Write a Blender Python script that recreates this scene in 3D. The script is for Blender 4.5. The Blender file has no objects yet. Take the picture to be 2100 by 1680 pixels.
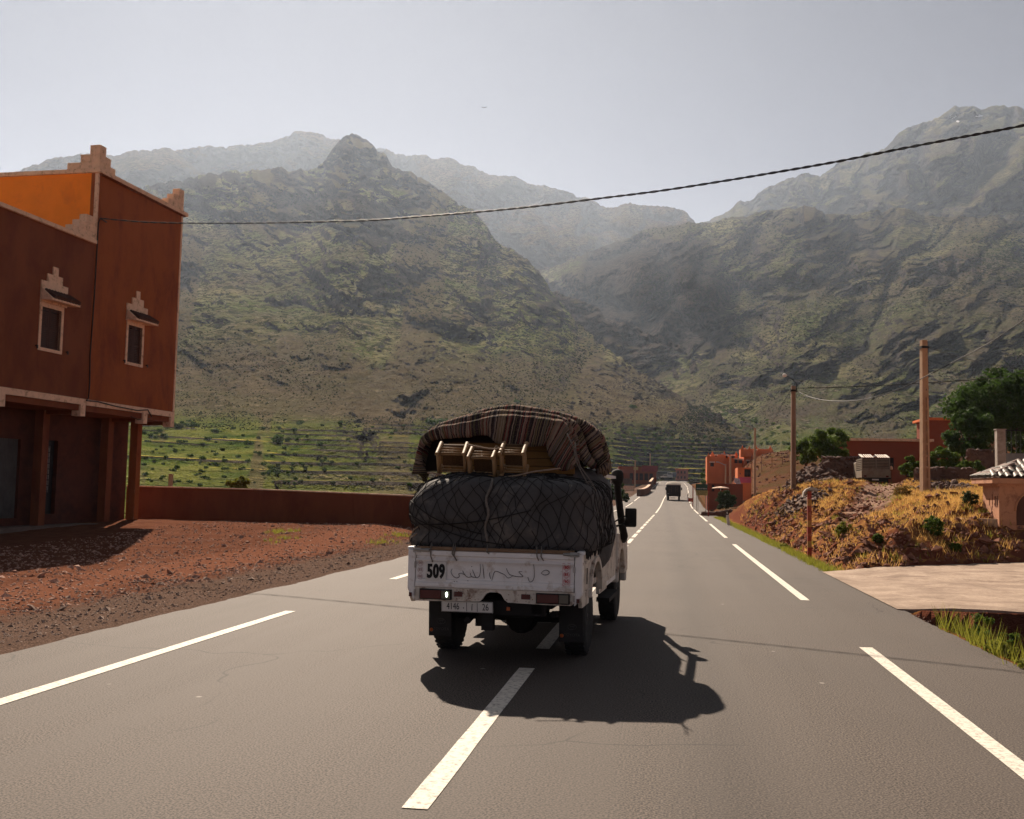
import bpy, math, random
import numpy as np
from mathutils import Vector, Matrix
R = math.radians
rnd = random.Random(7)
sc = bpy.context.scene
col = sc.collection

# ---------------------------------------------------------------- camera
def basis(yaw, pitch, roll):
    y, p, r = R(yaw), R(pitch), R(roll)
    F = np.array([-math.sin(y)*math.cos(p), math.cos(y)*math.cos(p), math.sin(p)])
    R0 = np.array([math.cos(y), math.sin(y), 0]); U0 = np.cross(R0, F)
    return F, math.cos(r)*R0+math.sin(r)*U0, math.cos(r)*U0-math.sin(r)*R0
FW, RT, UP = basis(8.3, 4.396, 1.16)
CAMP = np.array([0, 0, 1.75]); FOC = 2147.0
cd = bpy.data.cameras.new('camera'); cam = bpy.data.objects.new('camera', cd); col.objects.link(cam)
cd.sensor_width = 36; cd.lens = FOC/2100*36; cd.clip_start = 0.1; cd.clip_end = 30000
cam.matrix_world = Matrix(((RT[0], UP[0], -FW[0], 0), (RT[1], UP[1], -FW[1], 0), (RT[2], UP[2], -FW[2], 1.75), (0, 0, 0, 1)))
sc.camera = cam

# ---------------------------------------------------------------- light
SUN_EL, SUN_AZ = 36.0, 21.5          # degrees above the horizon / to the left of the road axis
w = bpy.data.worlds.new('World'); sc.world = w; w.use_nodes = True
nt = w.node_tree; bg = nt.nodes['Background']
sky = nt.nodes.new('ShaderNodeTexSky'); sky.sky_type = 'NISHITA'; sky.sun_disc = False
sky.sun_elevation = R(SUN_EL); sky.sun_rotation = R(-SUN_AZ)
sky.altitude = 3000; sky.air_density = 0.3; sky.dust_density = 0.35; sky.ozone_density = 2.5
hs = nt.nodes.new('ShaderNodeHueSaturation'); hs.inputs['Saturation'].default_value = 0.32
nt.links.new(sky.outputs[0], hs.inputs['Color']); tint = nt.nodes.new('ShaderNodeMix'); tint.data_type = 'RGBA'; tint.blend_type = 'MULTIPLY'; tint.inputs[0].default_value = 1; tint.inputs[7].default_value = (1.04, .985, 1.01, 1)
nt.links.new(hs.outputs[0], tint.inputs[6]); nt.links.new(tint.outputs[2], bg.inputs[0])
bg.inputs[1].default_value = 0.058
sd = bpy.data.lights.new('sun', 'SUN'); sd.energy = 5.0; sd.angle = R(0.53); sd.color = (1.0, 0.84, 0.68)
sun = bpy.data.objects.new('sun', sd); col.objects.link(sun)
sdir = Vector((-math.sin(R(SUN_AZ))*math.cos(R(SUN_EL)), math.cos(R(SUN_AZ))*math.cos(R(SUN_EL)), math.sin(R(SUN_EL))))
sun.rotation_euler = sdir.to_track_quat('Z', 'Y').to_euler(); sun.location = (0, 0, 60)
vs = sc.view_settings; vs.view_transform = 'Standard'; vs.look = 'None'; vs.gamma = 1; vs.use_curve_mapping = False
vs.exposure = 0.90
sc.cycles.use_denoising = True; sc.cycles.denoising_prefilter = 'ACCURATE'
sc.cycles.max_bounces = 6; sc.cycles.diffuse_bounces = 3; sc.cycles.volume_bounces = 1
sc.cycles.transparent_max_bounces = 8

# ---------------------------------------------------------------- helpers
def at(px, py, Y):
    d = FW*FOC+RT*(px-1050)+UP*(840-py)
    return CAMP+d*(Y/d[1])
def tag(o, label=None, cat=None, group=None, kind=None):
    if label: o['label'] = label
    if cat: o['category'] = cat
    if group: o['group'] = group
    if kind: o['kind'] = kind
    return o
def empty(name, loc, rz=0, label=None, cat=None, group=None, rot=None):
    o = bpy.data.objects.new(name, None); col.objects.link(o); o.location = loc
    o.rotation_euler = rot if rot else (0, 0, rz); o.empty_display_size = .2
    return tag(o, label, cat, group)
def copy_tree(o, parent=None):
    c_ = o.copy(); col.objects.link(c_)
    if parent: c_.parent = parent
    for ch in o.children: copy_tree(ch, c_)
    return c_
def npmesh(name, V, F4, mats, parent=None, smooth=False, kind=None, midx=None, loc=None):
    me = bpy.data.meshes.new(name)
    V = np.asarray(V, np.float32); F4 = np.asarray(F4, np.int32); k = F4.shape[1]
    me.vertices.add(len(V)); me.vertices.foreach_set('co', V.ravel())
    me.loops.add(F4.size); me.loops.foreach_set('vertex_index', F4.ravel())
    me.polygons.add(len(F4)); me.polygons.foreach_set('loop_start', np.arange(0, F4.size, k, dtype=np.int32))
    for m in (mats if isinstance(mats, (list, tuple)) else [mats]): me.materials.append(m)
    if midx is not None: me.polygons.foreach_set('material_index', np.asarray(midx, np.int32))
    me.update(calc_edges=True); me.polygons.foreach_set('use_smooth', np.full(len(F4), smooth)); me.validate()
    o = bpy.data.objects.new(name, me); col.objects.link(o)
    if parent: o.parent = parent
    if loc is not None: o.location = loc
    if kind: o['kind'] = kind
    return o
class MB:
    """collects polygons; build() links them as ONE mesh object"""
    def __init__(s): s.v = []; s.f = []; s.mi = []; s.cur = 0
    def add(s, vs_, fs): 
        b = len(s.v); s.v += [tuple(v) for v in vs_]; s.f += [tuple(i+b for i in f) for f in fs]; s.mi += [s.cur]*len(fs); return s
    def box(s, x0, x1, y0, y1, z0, z1, M=None):
        vs_ = [(x, y, z) for z in (z0, z1) for x, y in ((x0, y0), (x1, y0), (x1, y1), (x0, y1))]
        if M is not None: vs_ = [tuple(M @ Vector(v)) for v in vs_]
        return s.add(vs_, [(0, 3, 2, 1), (4, 5, 6, 7), (0, 1, 5, 4), (1, 2, 6, 5), (2, 3, 7, 6), (3, 0, 4, 7)])
    def prism(s, pts, axis, a, b, M=None):
        """polygon pts (2D) extruded along axis between a and b"""
        n = len(pts)
        def P(p, t): return {'x': (t, p[0], p[1]), 'y': (p[0], t, p[1]), 'z': (p[0], p[1], t)}[axis]
        vs_ = [P(p, a) for p in pts]+[P(p, b) for p in pts]
        if M is not None: vs_ = [tuple(M @ Vector(v)) for v in vs_]
        return s.add(vs_, [tuple(range(n)), tuple(range(2*n-1, n-1, -1))]+[(i, i+n, (i+1) % n+n, (i+1) % n) for i in range(n)])
    def tube(s, pts, r, n=8, cap=True, twist=0):
        pts = [Vector(p) for p in pts]; rs = r if isinstance(r, (list, tuple)) else [r]*len(pts)
        vs_, fs = [], []; prev = None
        for i, p in enumerate(pts):
            d = (pts[min(i+1, len(pts)-1)]-pts[max(i-1, 0)])
            d = d.normalized() if d.length > 1e-9 else Vector((0, 0, 1))
            if prev is None: a = d.orthogonal().normalized()
            else:
                a = prev-d*prev.dot(d); a = a.normalized() if a.length > 1e-6 else d.orthogonal().normalized()
            prev = a; b = d.cross(a)
            for k in range(n):
                t = 2*math.pi*k/n+twist*i; vs_.append(p+(a*math.cos(t)+b*math.sin(t))*rs[i])
        for i in range(len(pts)-1):
            for k in range(n): fs.append((i*n+k, i*n+(k+1) % n, (i+1)*n+(k+1) % n, (i+1)*n+k))
        if cap: fs += [tuple(reversed(range(n))), tuple(range((len(pts)-1)*n, len(pts)*n))]
        return s.add(vs_, fs)
    def lathe(s, prof, axis='z', c=(0, 0, 0), n=20):
        vs_, fs = [], []
        for r_, h in prof:
            for k in range(n):
                t = 2*math.pi*k/n; a, b = r_*math.cos(t), r_*math.sin(t)
                vs_.append({'z': (c[0]+a, c[1]+b, c[2]+h), 'x': (c[0]+h, c[1]+a, c[2]+b), 'y': (c[0]+a, c[1]+h, c[2]+b)}[axis])
        m = len(prof)
        for i in range(m-1):
            for k in range(n): fs.append((i*n+k, i*n+(k+1) % n, (i+1)*n+(k+1) % n, (i+1)*n+k))
        fs += [tuple(reversed(range(n))), tuple(range((m-1)*n, m*n))]
        return s.add(vs_, fs)
    def grid(s, fn, nu, nv, flip=False):
        vs_ = [fn(i/nu, j/nv) for j in range(nv+1) for i in range(nu+1)]; q = nu+1
        fs = [(j*q+i, j*q+i+1, (j+1)*q+i+1, (j+1)*q+i) for j in range(nv) for i in range(nu)]
        if flip: fs = [f[::-1] for f in fs]
        return s.add(vs_, fs)
    def build(s, name, mat, parent=None, smooth=False, loc=None, rot=None, bevel=0, label=None, kind=None, auto=None, fixn=True):
        me = bpy.data.meshes.new(name); me.from_pydata([tuple(v) for v in s.v], [], s.f)
        for m in (mat if isinstance(mat, (list, tuple)) else [mat]): me.materials.append(m)
        if any(s.mi): me.polygons.foreach_set('material_index', s.mi)
        me.update()
        if fixn:
            import bmesh
            bm = bmesh.new(); bm.from_mesh(me); bmesh.ops.recalc_face_normals(bm, faces=bm.faces); bm.to_mesh(me); bm.free()
        if smooth or auto: me.polygons.foreach_set('use_smooth', [True]*len(me.polygons))
        if auto: me.set_sharp_from_angle(angle=R(auto))
        o = bpy.data.objects.new(name, me); col.objects.link(o)
        if parent: o.parent = parent
        if loc is not None: o.location = loc
        if rot is not None: o.rotation_euler = rot
        if bevel:
            b = o.modifiers.new('bevel', 'BEVEL'); b.width = bevel; b.segments = 2; b.limit_method = 'ANGLE'; b.angle_limit = R(40)
        if label: o['label'] = label
        if kind: o['kind'] = kind
        return o

# ---------------------------------------------------------------- noise (numpy)
_pr = np.random.RandomState(3); _perm = _pr.permutation(256).astype(np.int64); _perm = np.concatenate([_perm, _perm, _perm])
_g = _pr.normal(size=(256, 3)); _g /= np.linalg.norm(_g, axis=1)[:, None]; _g *= 1.5
def noise(x, y, z=0.0):
    x, y, z = np.broadcast_arrays(np.asarray(x, float), y, z)
    xi, yi, zi = np.floor(x).astype(np.int64), np.floor(y).astype(np.int64), np.floor(z).astype(np.int64)
    xf, yf, zf = x-xi, y-yi, z-zi; xi &= 255; yi &= 255; zi &= 255
    u, v, w_ = [t*t*t*(t*(t*6-15)+10) for t in (xf, yf, zf)]
    def g(a, b, c_):
        h = _perm[_perm[_perm[xi+a]+yi+b]+zi+c_]; G_ = _g[h]
        return G_[..., 0]*(xf-a)+G_[..., 1]*(yf-b)+G_[..., 2]*(zf-c_)
    x00 = g(0, 0, 0)*(1-u)+g(1, 0, 0)*u; x10 = g(0, 1, 0)*(1-u)+g(1, 1, 0)*u
    x01 = g(0, 0, 1)*(1-u)+g(1, 0, 1)*u; x11 = g(0, 1, 1)*(1-u)+g(1, 1, 1)*u
    return (x00*(1-v)+x10*v)*(1-w_)+(x01*(1-v)+x11*v)*w_
def fbm(x, y, z=0.0, o=4, gain=.5):
    s_, a = 0, 1.0
    for i in range(o): s_ = s_+a*noise(x*2**i+i*17.3, y*2**i-i*9.1, z*2**i+i*3.7); a *= gain
    return s_
def ridged(x, y, z=0.0, o=4, gain=.5):
    s_, a, wgt = 0, 1.0, 1.0
    for i in range(o):
        n_ = (1-np.abs(noise(x*2**i+i*11.3, y*2**i-i*5.1, z*2**i+i*7.7)))**2; n_ = n_*wgt
        s_ = s_+a*n_; wgt = np.clip(n_*1.6, 0, 1); a *= gain
    return s_-1.0
def sstep(a, b, x): t = np.clip((x-a)/(b-a), 0, 1); return t*t*(3-2*t)

# ---------------------------------------------------------------- materials
def nodes(name):
    m = bpy.data.materials.new(name); m.use_nodes = True; n_ = m.node_tree
    return m, n_, n_.nodes['Principled BSDF']
def N(t, typ, **kw):
    n_ = t.nodes.new(typ)
    for k, v in kw.items():
        if k in n_.inputs: n_.inputs[k].default_value = v
        else: setattr(n_, k, v)
    return n_
def c4(c_): return (c_[0], c_[1], c_[2], 1)
def ramp(t, fac, stops):
    r_ = t.nodes.new('ShaderNodeValToRGB'); e = r_.color_ramp.elements
    while len(e) < len(stops): e.new(.5)
    for i, (p, c_) in enumerate(stops): e[i].position = p; e[i].color = c4(c_) if hasattr(c_, '__len__') else (c_, c_, c_, 1)
    t.links.new(fac, r_.inputs[0]); return r_.outputs[0]
def mixc(t, fac, a, b, blend='MIX'):
    m_ = t.nodes.new('ShaderNodeMix'); m_.data_type = 'RGBA'; m_.blend_type = blend; m_.clamp_factor = True
    for s_, v in ((m_.inputs[0], fac), (m_.inputs[6], a), (m_.inputs[7], b)):
        if isinstance(v, bpy.types.NodeSocket): t.links.new(v, s_)
        elif isinstance(v, (int, float)): s_.default_value = v
        else: s_.default_value = c4(v)
    return m_.outputs[2]
def math_(t, op, a, b=None, clamp=False):
    m_ = t.nodes.new('ShaderNodeMath'); m_.operation = op; m_.use_clamp = clamp
    for i, v in enumerate((a, b)):
        if v is None: continue
        if isinstance(v, bpy.types.NodeSocket): t.links.new(v, m_.inputs[i])
        else: m_.inputs[i].default_value = v
    return m_.outputs[0]
def nz(t, vec, scale, detail=4, rough=.55, dist=0):
    n_ = N(t, 'ShaderNodeTexNoise'); n_.inputs['Scale'].default_value = scale; n_.inputs['Detail'].default_value = detail
    n_.inputs['Roughness'].default_value = rough; n_.inputs['Distortion'].default_value = dist
    t.links.new(vec, n_.inputs['Vector']); return n_.outputs['Fac']
def mat(name, base, rough=.8, var=.15, scale=3.0, bump=.0, bscale=40.0, metal=0, spec=.3, dirt=None, dirt_amt=.5, dscale=2.0, stretch=None, bdist=.01):
    m, t, b = nodes(name)
    tc = t.nodes.new('ShaderNodeTexCoord'); vec = tc.outputs['Object']
    if stretch:
        mp = N(t, 'ShaderNodeMapping'); mp.inputs['Scale'].default_value = stretch; t.links.new(vec, mp.inputs[0]); vec = mp.outputs[0]
    f = nz(t, vec, scale, 5, .6)
    lo = [max(0, c_*(1-var)) for c_ in base]; hi = [min(1, c_*(1+var)) for c_ in base]
    c_ = ramp(t, f, [(.3, lo), (.7, hi)])
    if dirt:
        f2 = nz(t, vec, dscale, 6, .7, .3)
        c_ = mixc(t, ramp(t, f2, [(.62-dirt_amt*.35, 0), (.72-dirt_amt*.2, 1)]), c_, dirt)
    t.links.new(c_, b.inputs['Base Color'])
    b.inputs['Roughness'].default_value = rough; b.inputs['Metallic'].default_value = metal
    b.inputs['Specular IOR Level'].default_value = spec
    if bump:
        f3 = nz(t, vec, bscale, 5, .6)
        bp = N(t, 'ShaderNodeBump'); bp.inputs['Strength'].default_value = bump; bp.inputs['Distance'].default_value = bdist
        t.links.new(f3, bp.inputs['Height']); t.links.new(bp.outputs[0], b.inputs['Normal'])
    return m
# ---------------------------------------------------------------- road geometry functions
RY = [-40, 0, 36, 93, 126, 161, 200, 243, 320, 394, 430, 470, 520]
RS = [0, 0, .14, .72, 1.0, 1.45, 2.3, 3.1, 3.9, 4.6, 6.5, 14., 30.]
RZ = [0, 0, 0, .0, .12, .98, 2.05, 3.2, 4.75, 6.1, 6.7, 6.9, 6.9]
_yy = np.linspace(-40, 520, 1121)
def _smooth(a, k=41):
    p = np.pad(a, k//2, mode='edge'); return np.convolve(p, np.ones(k)/k, 'valid')
_rs = _smooth(np.interp(_yy, RY, RS)); _rz = _smooth(np.interp(_yy, RY, RZ))
def shift(y): return np.interp(y, _yy, _rs)
def zroad(y): return np.interp(y, _yy, _rz)
XL, XC, XR, EL, ER = -5.19, -1.355, 2.30, -6.7, 3.72
def yfar(x): return np.interp(x, [3.7, 5, 6.5, 8, 10, 14, 30], [25.2, 26.6, 27.8, 28.7, 29.4, 30.2, 31])
def G(x, y, detail=True):
    """height of the ground"""
    x = np.asarray(x, float); y = np.asarray(y, float); x, y = np.broadcast_arrays(x, y)
    zr = zroad(y); u = x-shift(y)
    # right hand side
    ampl = np.interp(y, [30, 48, 58, 75], [1.85, 1.9, 2.45, 2.15]); wid = np.interp(y, [30, 42, 58], [3.2, 2.9, 1.3])
    d = np.maximum(0, np.minimum(u-4.5, (y-yfar(x))*1.1))
    H = ampl*(1-np.exp(-d/wid))+.03*d
    H = H*(1-sstep(78, 96, y)*(1-sstep(8, 13, u))*.85)
    H = H-.22*np.exp(-((x-(7.2+(y-40)*.245))/1.0)**2)*(y > 36)*(y < 90)*sstep(0, 2, d)
    H = H*(1-.5*sstep(90, 120, y)*sstep(8, 13, u))
    mound = (5.0*sstep(5.5, 15, u)*sstep(122, 168, y)*(1-.3*sstep(230, 320, y))+1.6*sstep(7, 22, u)*sstep(100, 160, y))*(1-.85*sstep(22, 33, u))
    hillr = (3.9*np.exp(-((x-25)/7.5)**2-((y-108)/9)**2)+3.3*np.exp(-((x-32)/7)**2-((y-104)/9)**2))*(1+.25*fbm(x*.3, y*.3, 3, 4))
    zR = zr+H+mound*(zr < 99)-.25*np.exp(-((u-4.3)/.35)**2)*(y > 25.5)+hillr
    ditch = -2.3*sstep(3.75, 4.7, u)*(1-sstep(7.5, 9.5, u))*(y < 17.35)*1.0
    zR = zR+ditch-.12*((y > 17.35) & (y < yfar(x)+.15) & (u > 3.6))
    # left hand side
    wl = 39.6+.055*(x+14)           # line of the boundary wall
    dl = np.minimum(np.maximum(0, -(u+9.0)), np.maximum(0, y-wl-.6))
    zL = zr*np.exp(-np.maximum(0, -u-10)/60)-15*(1-np.exp(-dl/26.0))-.06*sstep(8, 14, -u)+.36*sstep(24, 38.5, y)*sstep(8, 11, -u)*(1-sstep(40.5, 42, y))
    zz = np.where(u > 0, zR, zL)
    rr = np.hypot(x, y)
    zz = np.where(rr > 700, -15, zz*(1-sstep(300, 700, rr))-15*sstep(300, 700, rr))
    if detail:
        off = np.clip(np.minimum(np.abs(u-ER), 9)*(u > ER)+np.abs(u-EL)*(u < EL), 0, 9)
        m = sstep(0, 1.2, off)
        apron = (y > 17.3) & (y < yfar(x)-.2) & (u > 3.6)
        k = sstep(0, .6, d)*np.where(u > 0, 1, 0)*(1-.4*sstep(95, 120, y))*(1-sstep(200, 300, y))
        rough = .035*fbm(x*.9, y*.9, 0, 4)+.012*fbm(x*5, y*5, 2, 2)
        crag = k*(.20*ridged(x*.45, y*.45, 0, 5)+.17*fbm(x*1.7, y*1.7, 3, 4)+.07*ridged(x*3.1, y*3.1, 1, 3))*(1-.75*sstep(3.5, 7, d))
        zz = zz+np.where(apron, 0, m*rough+crag)
    roadm = (u > EL-.1) & (u < ER+.1)
    return np.where(roadm, np.minimum(zz, zr)-.05, zz)

# ---------------------------------------------------------------- ground material
def ground_material():
    m, t, b = nodes('earth')
    geo = t.nodes.new('ShaderNodeNewGeometry'); P = geo.outputs['Position']
    sx = t.nodes.new('ShaderNodeSeparateXYZ'); t.links.new(P, sx.inputs[0])
    n1 = nz(t, P, .35, 5, .6); n2 = nz(t, P, 2.2, 6, .65); n3 = nz(t, P, 9, 5, .7); n4 = nz(t, P, 45, 3, .6)
    red = mixc(t, ramp(t, n2, [(.35, 0), (.65, 1)]), (.115, .048, .030), (.185, .082, .051))
    red = mixc(t, ramp(t, n3, [(.5, 0), (.72, .7)]), red, (.085, .030, .018))
    speck = ramp(t, n4, [(.60, 0), (.68, 1)])
    red = mixc(t, math_(t, 'MULTIPLY', speck, ramp(t, n3, [(.45, 0), (.6, 1)])), red, (.30, .15, .10))
    # gravel strip beside the asphalt on the left
    grav = mixc(t, ramp(t, n4, [(.35, 0), (.65, 1)]), (.055, .038, .030), (.20, .13, .10))
    edge = math_(t, 'ADD', sx.outputs['X'], math_(t, 'MULTIPLY', math_(t, 'SUBTRACT', n2, .5), 1.3))
    gm = ramp(t, math_(t, 'MULTIPLY', math_(t, 'ADD', edge, 12.0), .1), [(.34, 0), (.40, 1)])   # x from -8.6 to -8.0
    gm = math_(t, 'MULTIPLY', gm, ramp(t, math_(t, 'MULTIPLY', math_(t, 'ADD', sx.outputs['X'], 8.0), .05), [(.40, 1), (.45, 0)]))
    c_ = mixc(t, gm, red, grav)
    tk = math_(t, 'ADD', sx.outputs['X'], math_(t, 'MULTIPLY', math_(t, 'SUBTRACT', nz(t, P, .5, 3), .5), 1.6))
    tk2 = ramp(t, math_(t, 'MULTIPLY', math_(t, 'ADD', tk, 12.0), .1), [(.05, 0), (.12, .8), (.26, .8), (.33, 0)])
    c_ = mixc(t, tk2, c_, mixc(t, ramp(t, n3, [(.4, 0), (.65, 1)]), (.225, .098, .060), (.16, .068, .043)))
    # dry grass soil on the right bank
    dry = mixc(t, ramp(t, n1, [(.35, 0), (.6, 1)]), (.17, .068, .026), (.36, .185, .060))
    dry = mixc(t, ramp(t, n3, [(.5, 0), (.7, .8)]), dry, (.12, .045, .025))
    rm = ramp(t, math_(t, 'MULTIPLY', sx.outputs['X'], .1), [(.33, 0), (.37, 1)])
    far = ramp(t, math_(t, 'MULTIPLY', sx.outputs['Y'], .01), [(.80, 1), (.90, 0)])
    c_ = mixc(t, math_(t, 'MULTIPLY', rm, far), c_, dry)
    c_ = mixc(t, math_(t, 'MULTIPLY', rm, ramp(t, sx.outputs['Z'], [(-.0, 0), (.01, 1)])), mixc(t, .0, c_, c_), c_)
    c_ = mixc(t, math_(t, 'MULTIPLY', math_(t, 'MULTIPLY', rm, math_(t, 'SUBTRACT', 1.0, far)), ramp(t, n1, [(.40, .25), (.60, .9)])), c_, mixc(t, n3, (.075, .042, .024), (.11, .085, .035)))
    tx_ = math_(t, 'ABSOLUTE', math_(t, 'ADD', math_(t, 'SUBTRACT', sx.outputs['X'], math_(t, 'MULTIPLY', sx.outputs['Y'], .245)), math_(t, 'ADD', 2.6, math_(t, 'MULTIPLY', math_(t, 'SUBTRACT', n2, .5), .9))))
    tm_ = math_(t, 'MULTIPLY', ramp(t, tx_, [(.75, 1), (1.0, 0)]), math_(t, 'MULTIPLY', ramp(t, math_(t, 'MULTIPLY', sx.outputs['Y'], .01), [(.37, 0), (.40, 1)]), far))
    c_ = mixc(t, math_(t, 'MULTIPLY', tm_, rm), c_, mixc(t, n3, (.24, .15, .11), (.36, .24, .18)))
    sn = t.nodes.new('ShaderNodeSeparateXYZ'); t.links.new(geo.outputs['True Normal'], sn.inputs[0])
    steep = ramp(t, sn.outputs['Z'], [(.62, 1), (.86, 0)])
    c_ = mixc(t, math_(t, 'MULTIPLY', steep, rm), c_, (.16, .058, .036))
    t.links.new(c_, b.inputs['Base Color']); b.inputs['Roughness'].default_value = 1; b.inputs['Specular IOR Level'].default_value = .0
    h = math_(t, 'ADD', math_(t, 'MULTIPLY', n3, .7), math_(t, 'MULTIPLY', n4, .35))
    bp = N(t, 'ShaderNodeBump'); bp.inputs['Strength'].default_value = .9; bp.inputs['Distance'].default_value = .05
    t.links.new(h, bp.inputs['Height']); t.links.new(bp.outputs[0], b.inputs['Normal'])
    return m
M_earth = ground_material()
def axis(segs):
    out = [segs[0][0]]
    for a, b_, st in segs:
        n_ = max(1, int(round((b_-a)/st))); out += list(np.linspace(a, b_, n_+1)[1:])
    return np.array(out)
def gridmesh(name, X, Y, Z, m, **kw):
    ny, nx = X.shape; V = np.stack([X, Y, Z], -1).reshape(-1, 3); i = np.arange(ny*nx).reshape(ny, nx)
    F = np.stack([i[:-1, :-1], i[:-1, 1:], i[1:, 1:], i[1:, :-1]], -1).reshape(-1, 4)
    return npmesh(name, V, F, m, **kw)
gx = axis([(-6000, -1500, 900), (-1500, -300, 150), (-300, -60, 12), (-60, -20, 1.2), (-20, -6.5, .3), (-6.5, 3.6, 1.2), (3.6, 13, .14), (13, 40, .9), (40, 300, 12), (300, 1500, 150), (1500, 6000, 900)])
gy = axis([(-6000, -1500, 900), (-1500, -200, 130), (-200, -10, 15), (-10, 8, 1), (8, 17.2, .22), (17.2, 17.5, .08), (17.5, 24.5, .5), (24.5, 60, .16), (60, 80, .35), (80, 190, .8), (190, 200, 2), (200, 460, 8), (460, 1500, 120), (1500, 6000, 900)])
X, Y = np.meshgrid(gx, gy)
gridmesh('ground', X, Y, G(X, Y), M_earth, smooth=True, kind='structure')

# ---------------------------------------------------------------- road
def asphalt_material():
    m, t, b = nodes('asphalt')
    geo = t.nodes.new('ShaderNodeNewGeometry'); P = geo.outputs['Position']
    n0 = nz(t, P, .25, 4, .6); n1 = nz(t, P, 70, 2, .6); n2 = nz(t, P, 26, 3, .7)
    mp = N(t, 'ShaderNodeMapping'); mp.inputs['Scale'].default_value = (1.0, .04, 1); t.links.new(P, mp.inputs[0])
    n5 = nz(t, mp.outputs[0], 1.6, 4, .6)
    c_ = mixc(t, ramp(t, n1, [(.40, 0), (.60, 1)]), (.007, .0055, .005), (.165, .128, .102))
    c_ = mixc(t, ramp(t, n2, [(.56, 0), (.74, .8)]), c_, (.15, .125, .11))
    c_ = mixc(t, ramp(t, n0, [(.35, .0), (.65, .28)]), c_, (.035, .029, .025))
    c_ = mixc(t, ramp(t, n5, [(.40, .0), (.60, .45)]), c_, (.095, .078, .066))
    sxx = t.nodes.new('ShaderNodeSeparateXYZ'); t.links.new(P, sxx.inputs[0])
    xw = math_(t, 'ADD', sxx.outputs['X'], math_(t, 'MULTIPLY', math_(t, 'SUBTRACT', n0, .5), .5))
    oil = ramp(t, math_(t, 'ABSOLUTE', math_(t, 'SUBTRACT', xw, .45)), [(0, .30), (.45, 0)])          # drip line along the middle of the lane
    c_ = mixc(t, oil, c_, (.025, .02, .018))
    vc = N(t, 'ShaderNodeTexVoronoi', feature='DISTANCE_TO_EDGE'); vc.inputs['Scale'].default_value = .22; dv = N(t, 'ShaderNodeVectorMath', operation='ADD')
    nw = N(t, 'ShaderNodeTexNoise'); nw.inputs['Scale'].default_value = .9; t.links.new(P, nw.inputs['Vector']); t.links.new(P, dv.inputs[0]); t.links.new(nw.outputs['Color'], dv.inputs[1]); t.links.new(dv.outputs[0], vc.inputs['Vector'])
    c_ = mixc(t, math_(t, 'MULTIPLY', ramp(t, vc.outputs['Distance'], [(.0015, .75), (.004, 0)]), ramp(t, n0, [(.48, 0), (.56, 1)])), c_, (.012, .010, .009))
    vor = N(t, 'ShaderNodeTexVoronoi'); vor.inputs['Scale'].default_value = .9; t.links.new(P, vor.inputs['Vector'])
    c_ = mixc(t, ramp(t, vor.outputs['Distance'], [(.012, .8), (.03, 0)]), c_, (.4, .36, .32))
    t.links.new(c_, b.inputs['Base Color']); b.inputs['Roughness'].default_value = .82; b.inputs['Specular IOR Level'].default_value = .24
    h = math_(t, 'ADD', n1, n2)
    bp = N(t, 'ShaderNodeBump'); bp.inputs['Strength'].default_value = .55; bp.inputs['Distance'].default_value = .004
    t.links.new(h, bp.inputs['Height']); t.links.new(bp.outputs[0], b.inputs['Normal'])
    return m
M_asph = asphalt_material()
ry = axis([(-40, 4, 2), (4, 60, .2), (60, 160, 1), (160, 505, 2.5)])
u = np.array([EL, EL+.25, -4, XC, 1, ER-.25, ER])
U, YY = np.meshgrid(u, ry)
U[:, 0] += .09*fbm(ry*.5, 0*ry, 4)+.03*fbm(ry*4, 0*ry+5); U[:, -1] += .10*fbm(ry*.4, 0*ry+9, 4)+.03*fbm(ry*4, 0*ry+8)
ZZ = zroad(YY); ZZ[:, 0] -= .02; ZZ[:, -1] -= .02
road = gridmesh('road', U+shift(YY), YY, ZZ, M_asph, smooth=True, kind='structure')
M_paint = mat('road_paint', (.74, .68, .58), rough=.75, var=.10, scale=9, bump=.5, bscale=160, dirt=(.34, .29, .24), dirt_amt=.36, dscale=22, bdist=.003)
def dash(xc, y0, y1, w_=.15):
    ys = axis([(y0, y1, .5 if y1 < 70 else 3)]); uu = np.array([xc-w_/2, xc+w_/2])
    A, Bv = np.meshgrid(uu, ys); A = A+.006*noise(Bv*3, A*40)
    gridmesh('lane_marking', A+shift(Bv), Bv, zroad(Bv)+.005, M_paint, parent=road)
y0 = -6.7
while y0 < 330: dash(XR, y0, min(y0+19.55, 400)); y0 += 25.0
y0 = -5.3
while y0 < 330: dash(XL, y0, y0+19.5); y0 += 25.0
dash(XC, 5.74, 10.4); y0 = 11.7
while y0 < 84: dash(XC, y0, y0+3.7); y0 += 4.95
dash(XC, 92, 320, .15)
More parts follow.
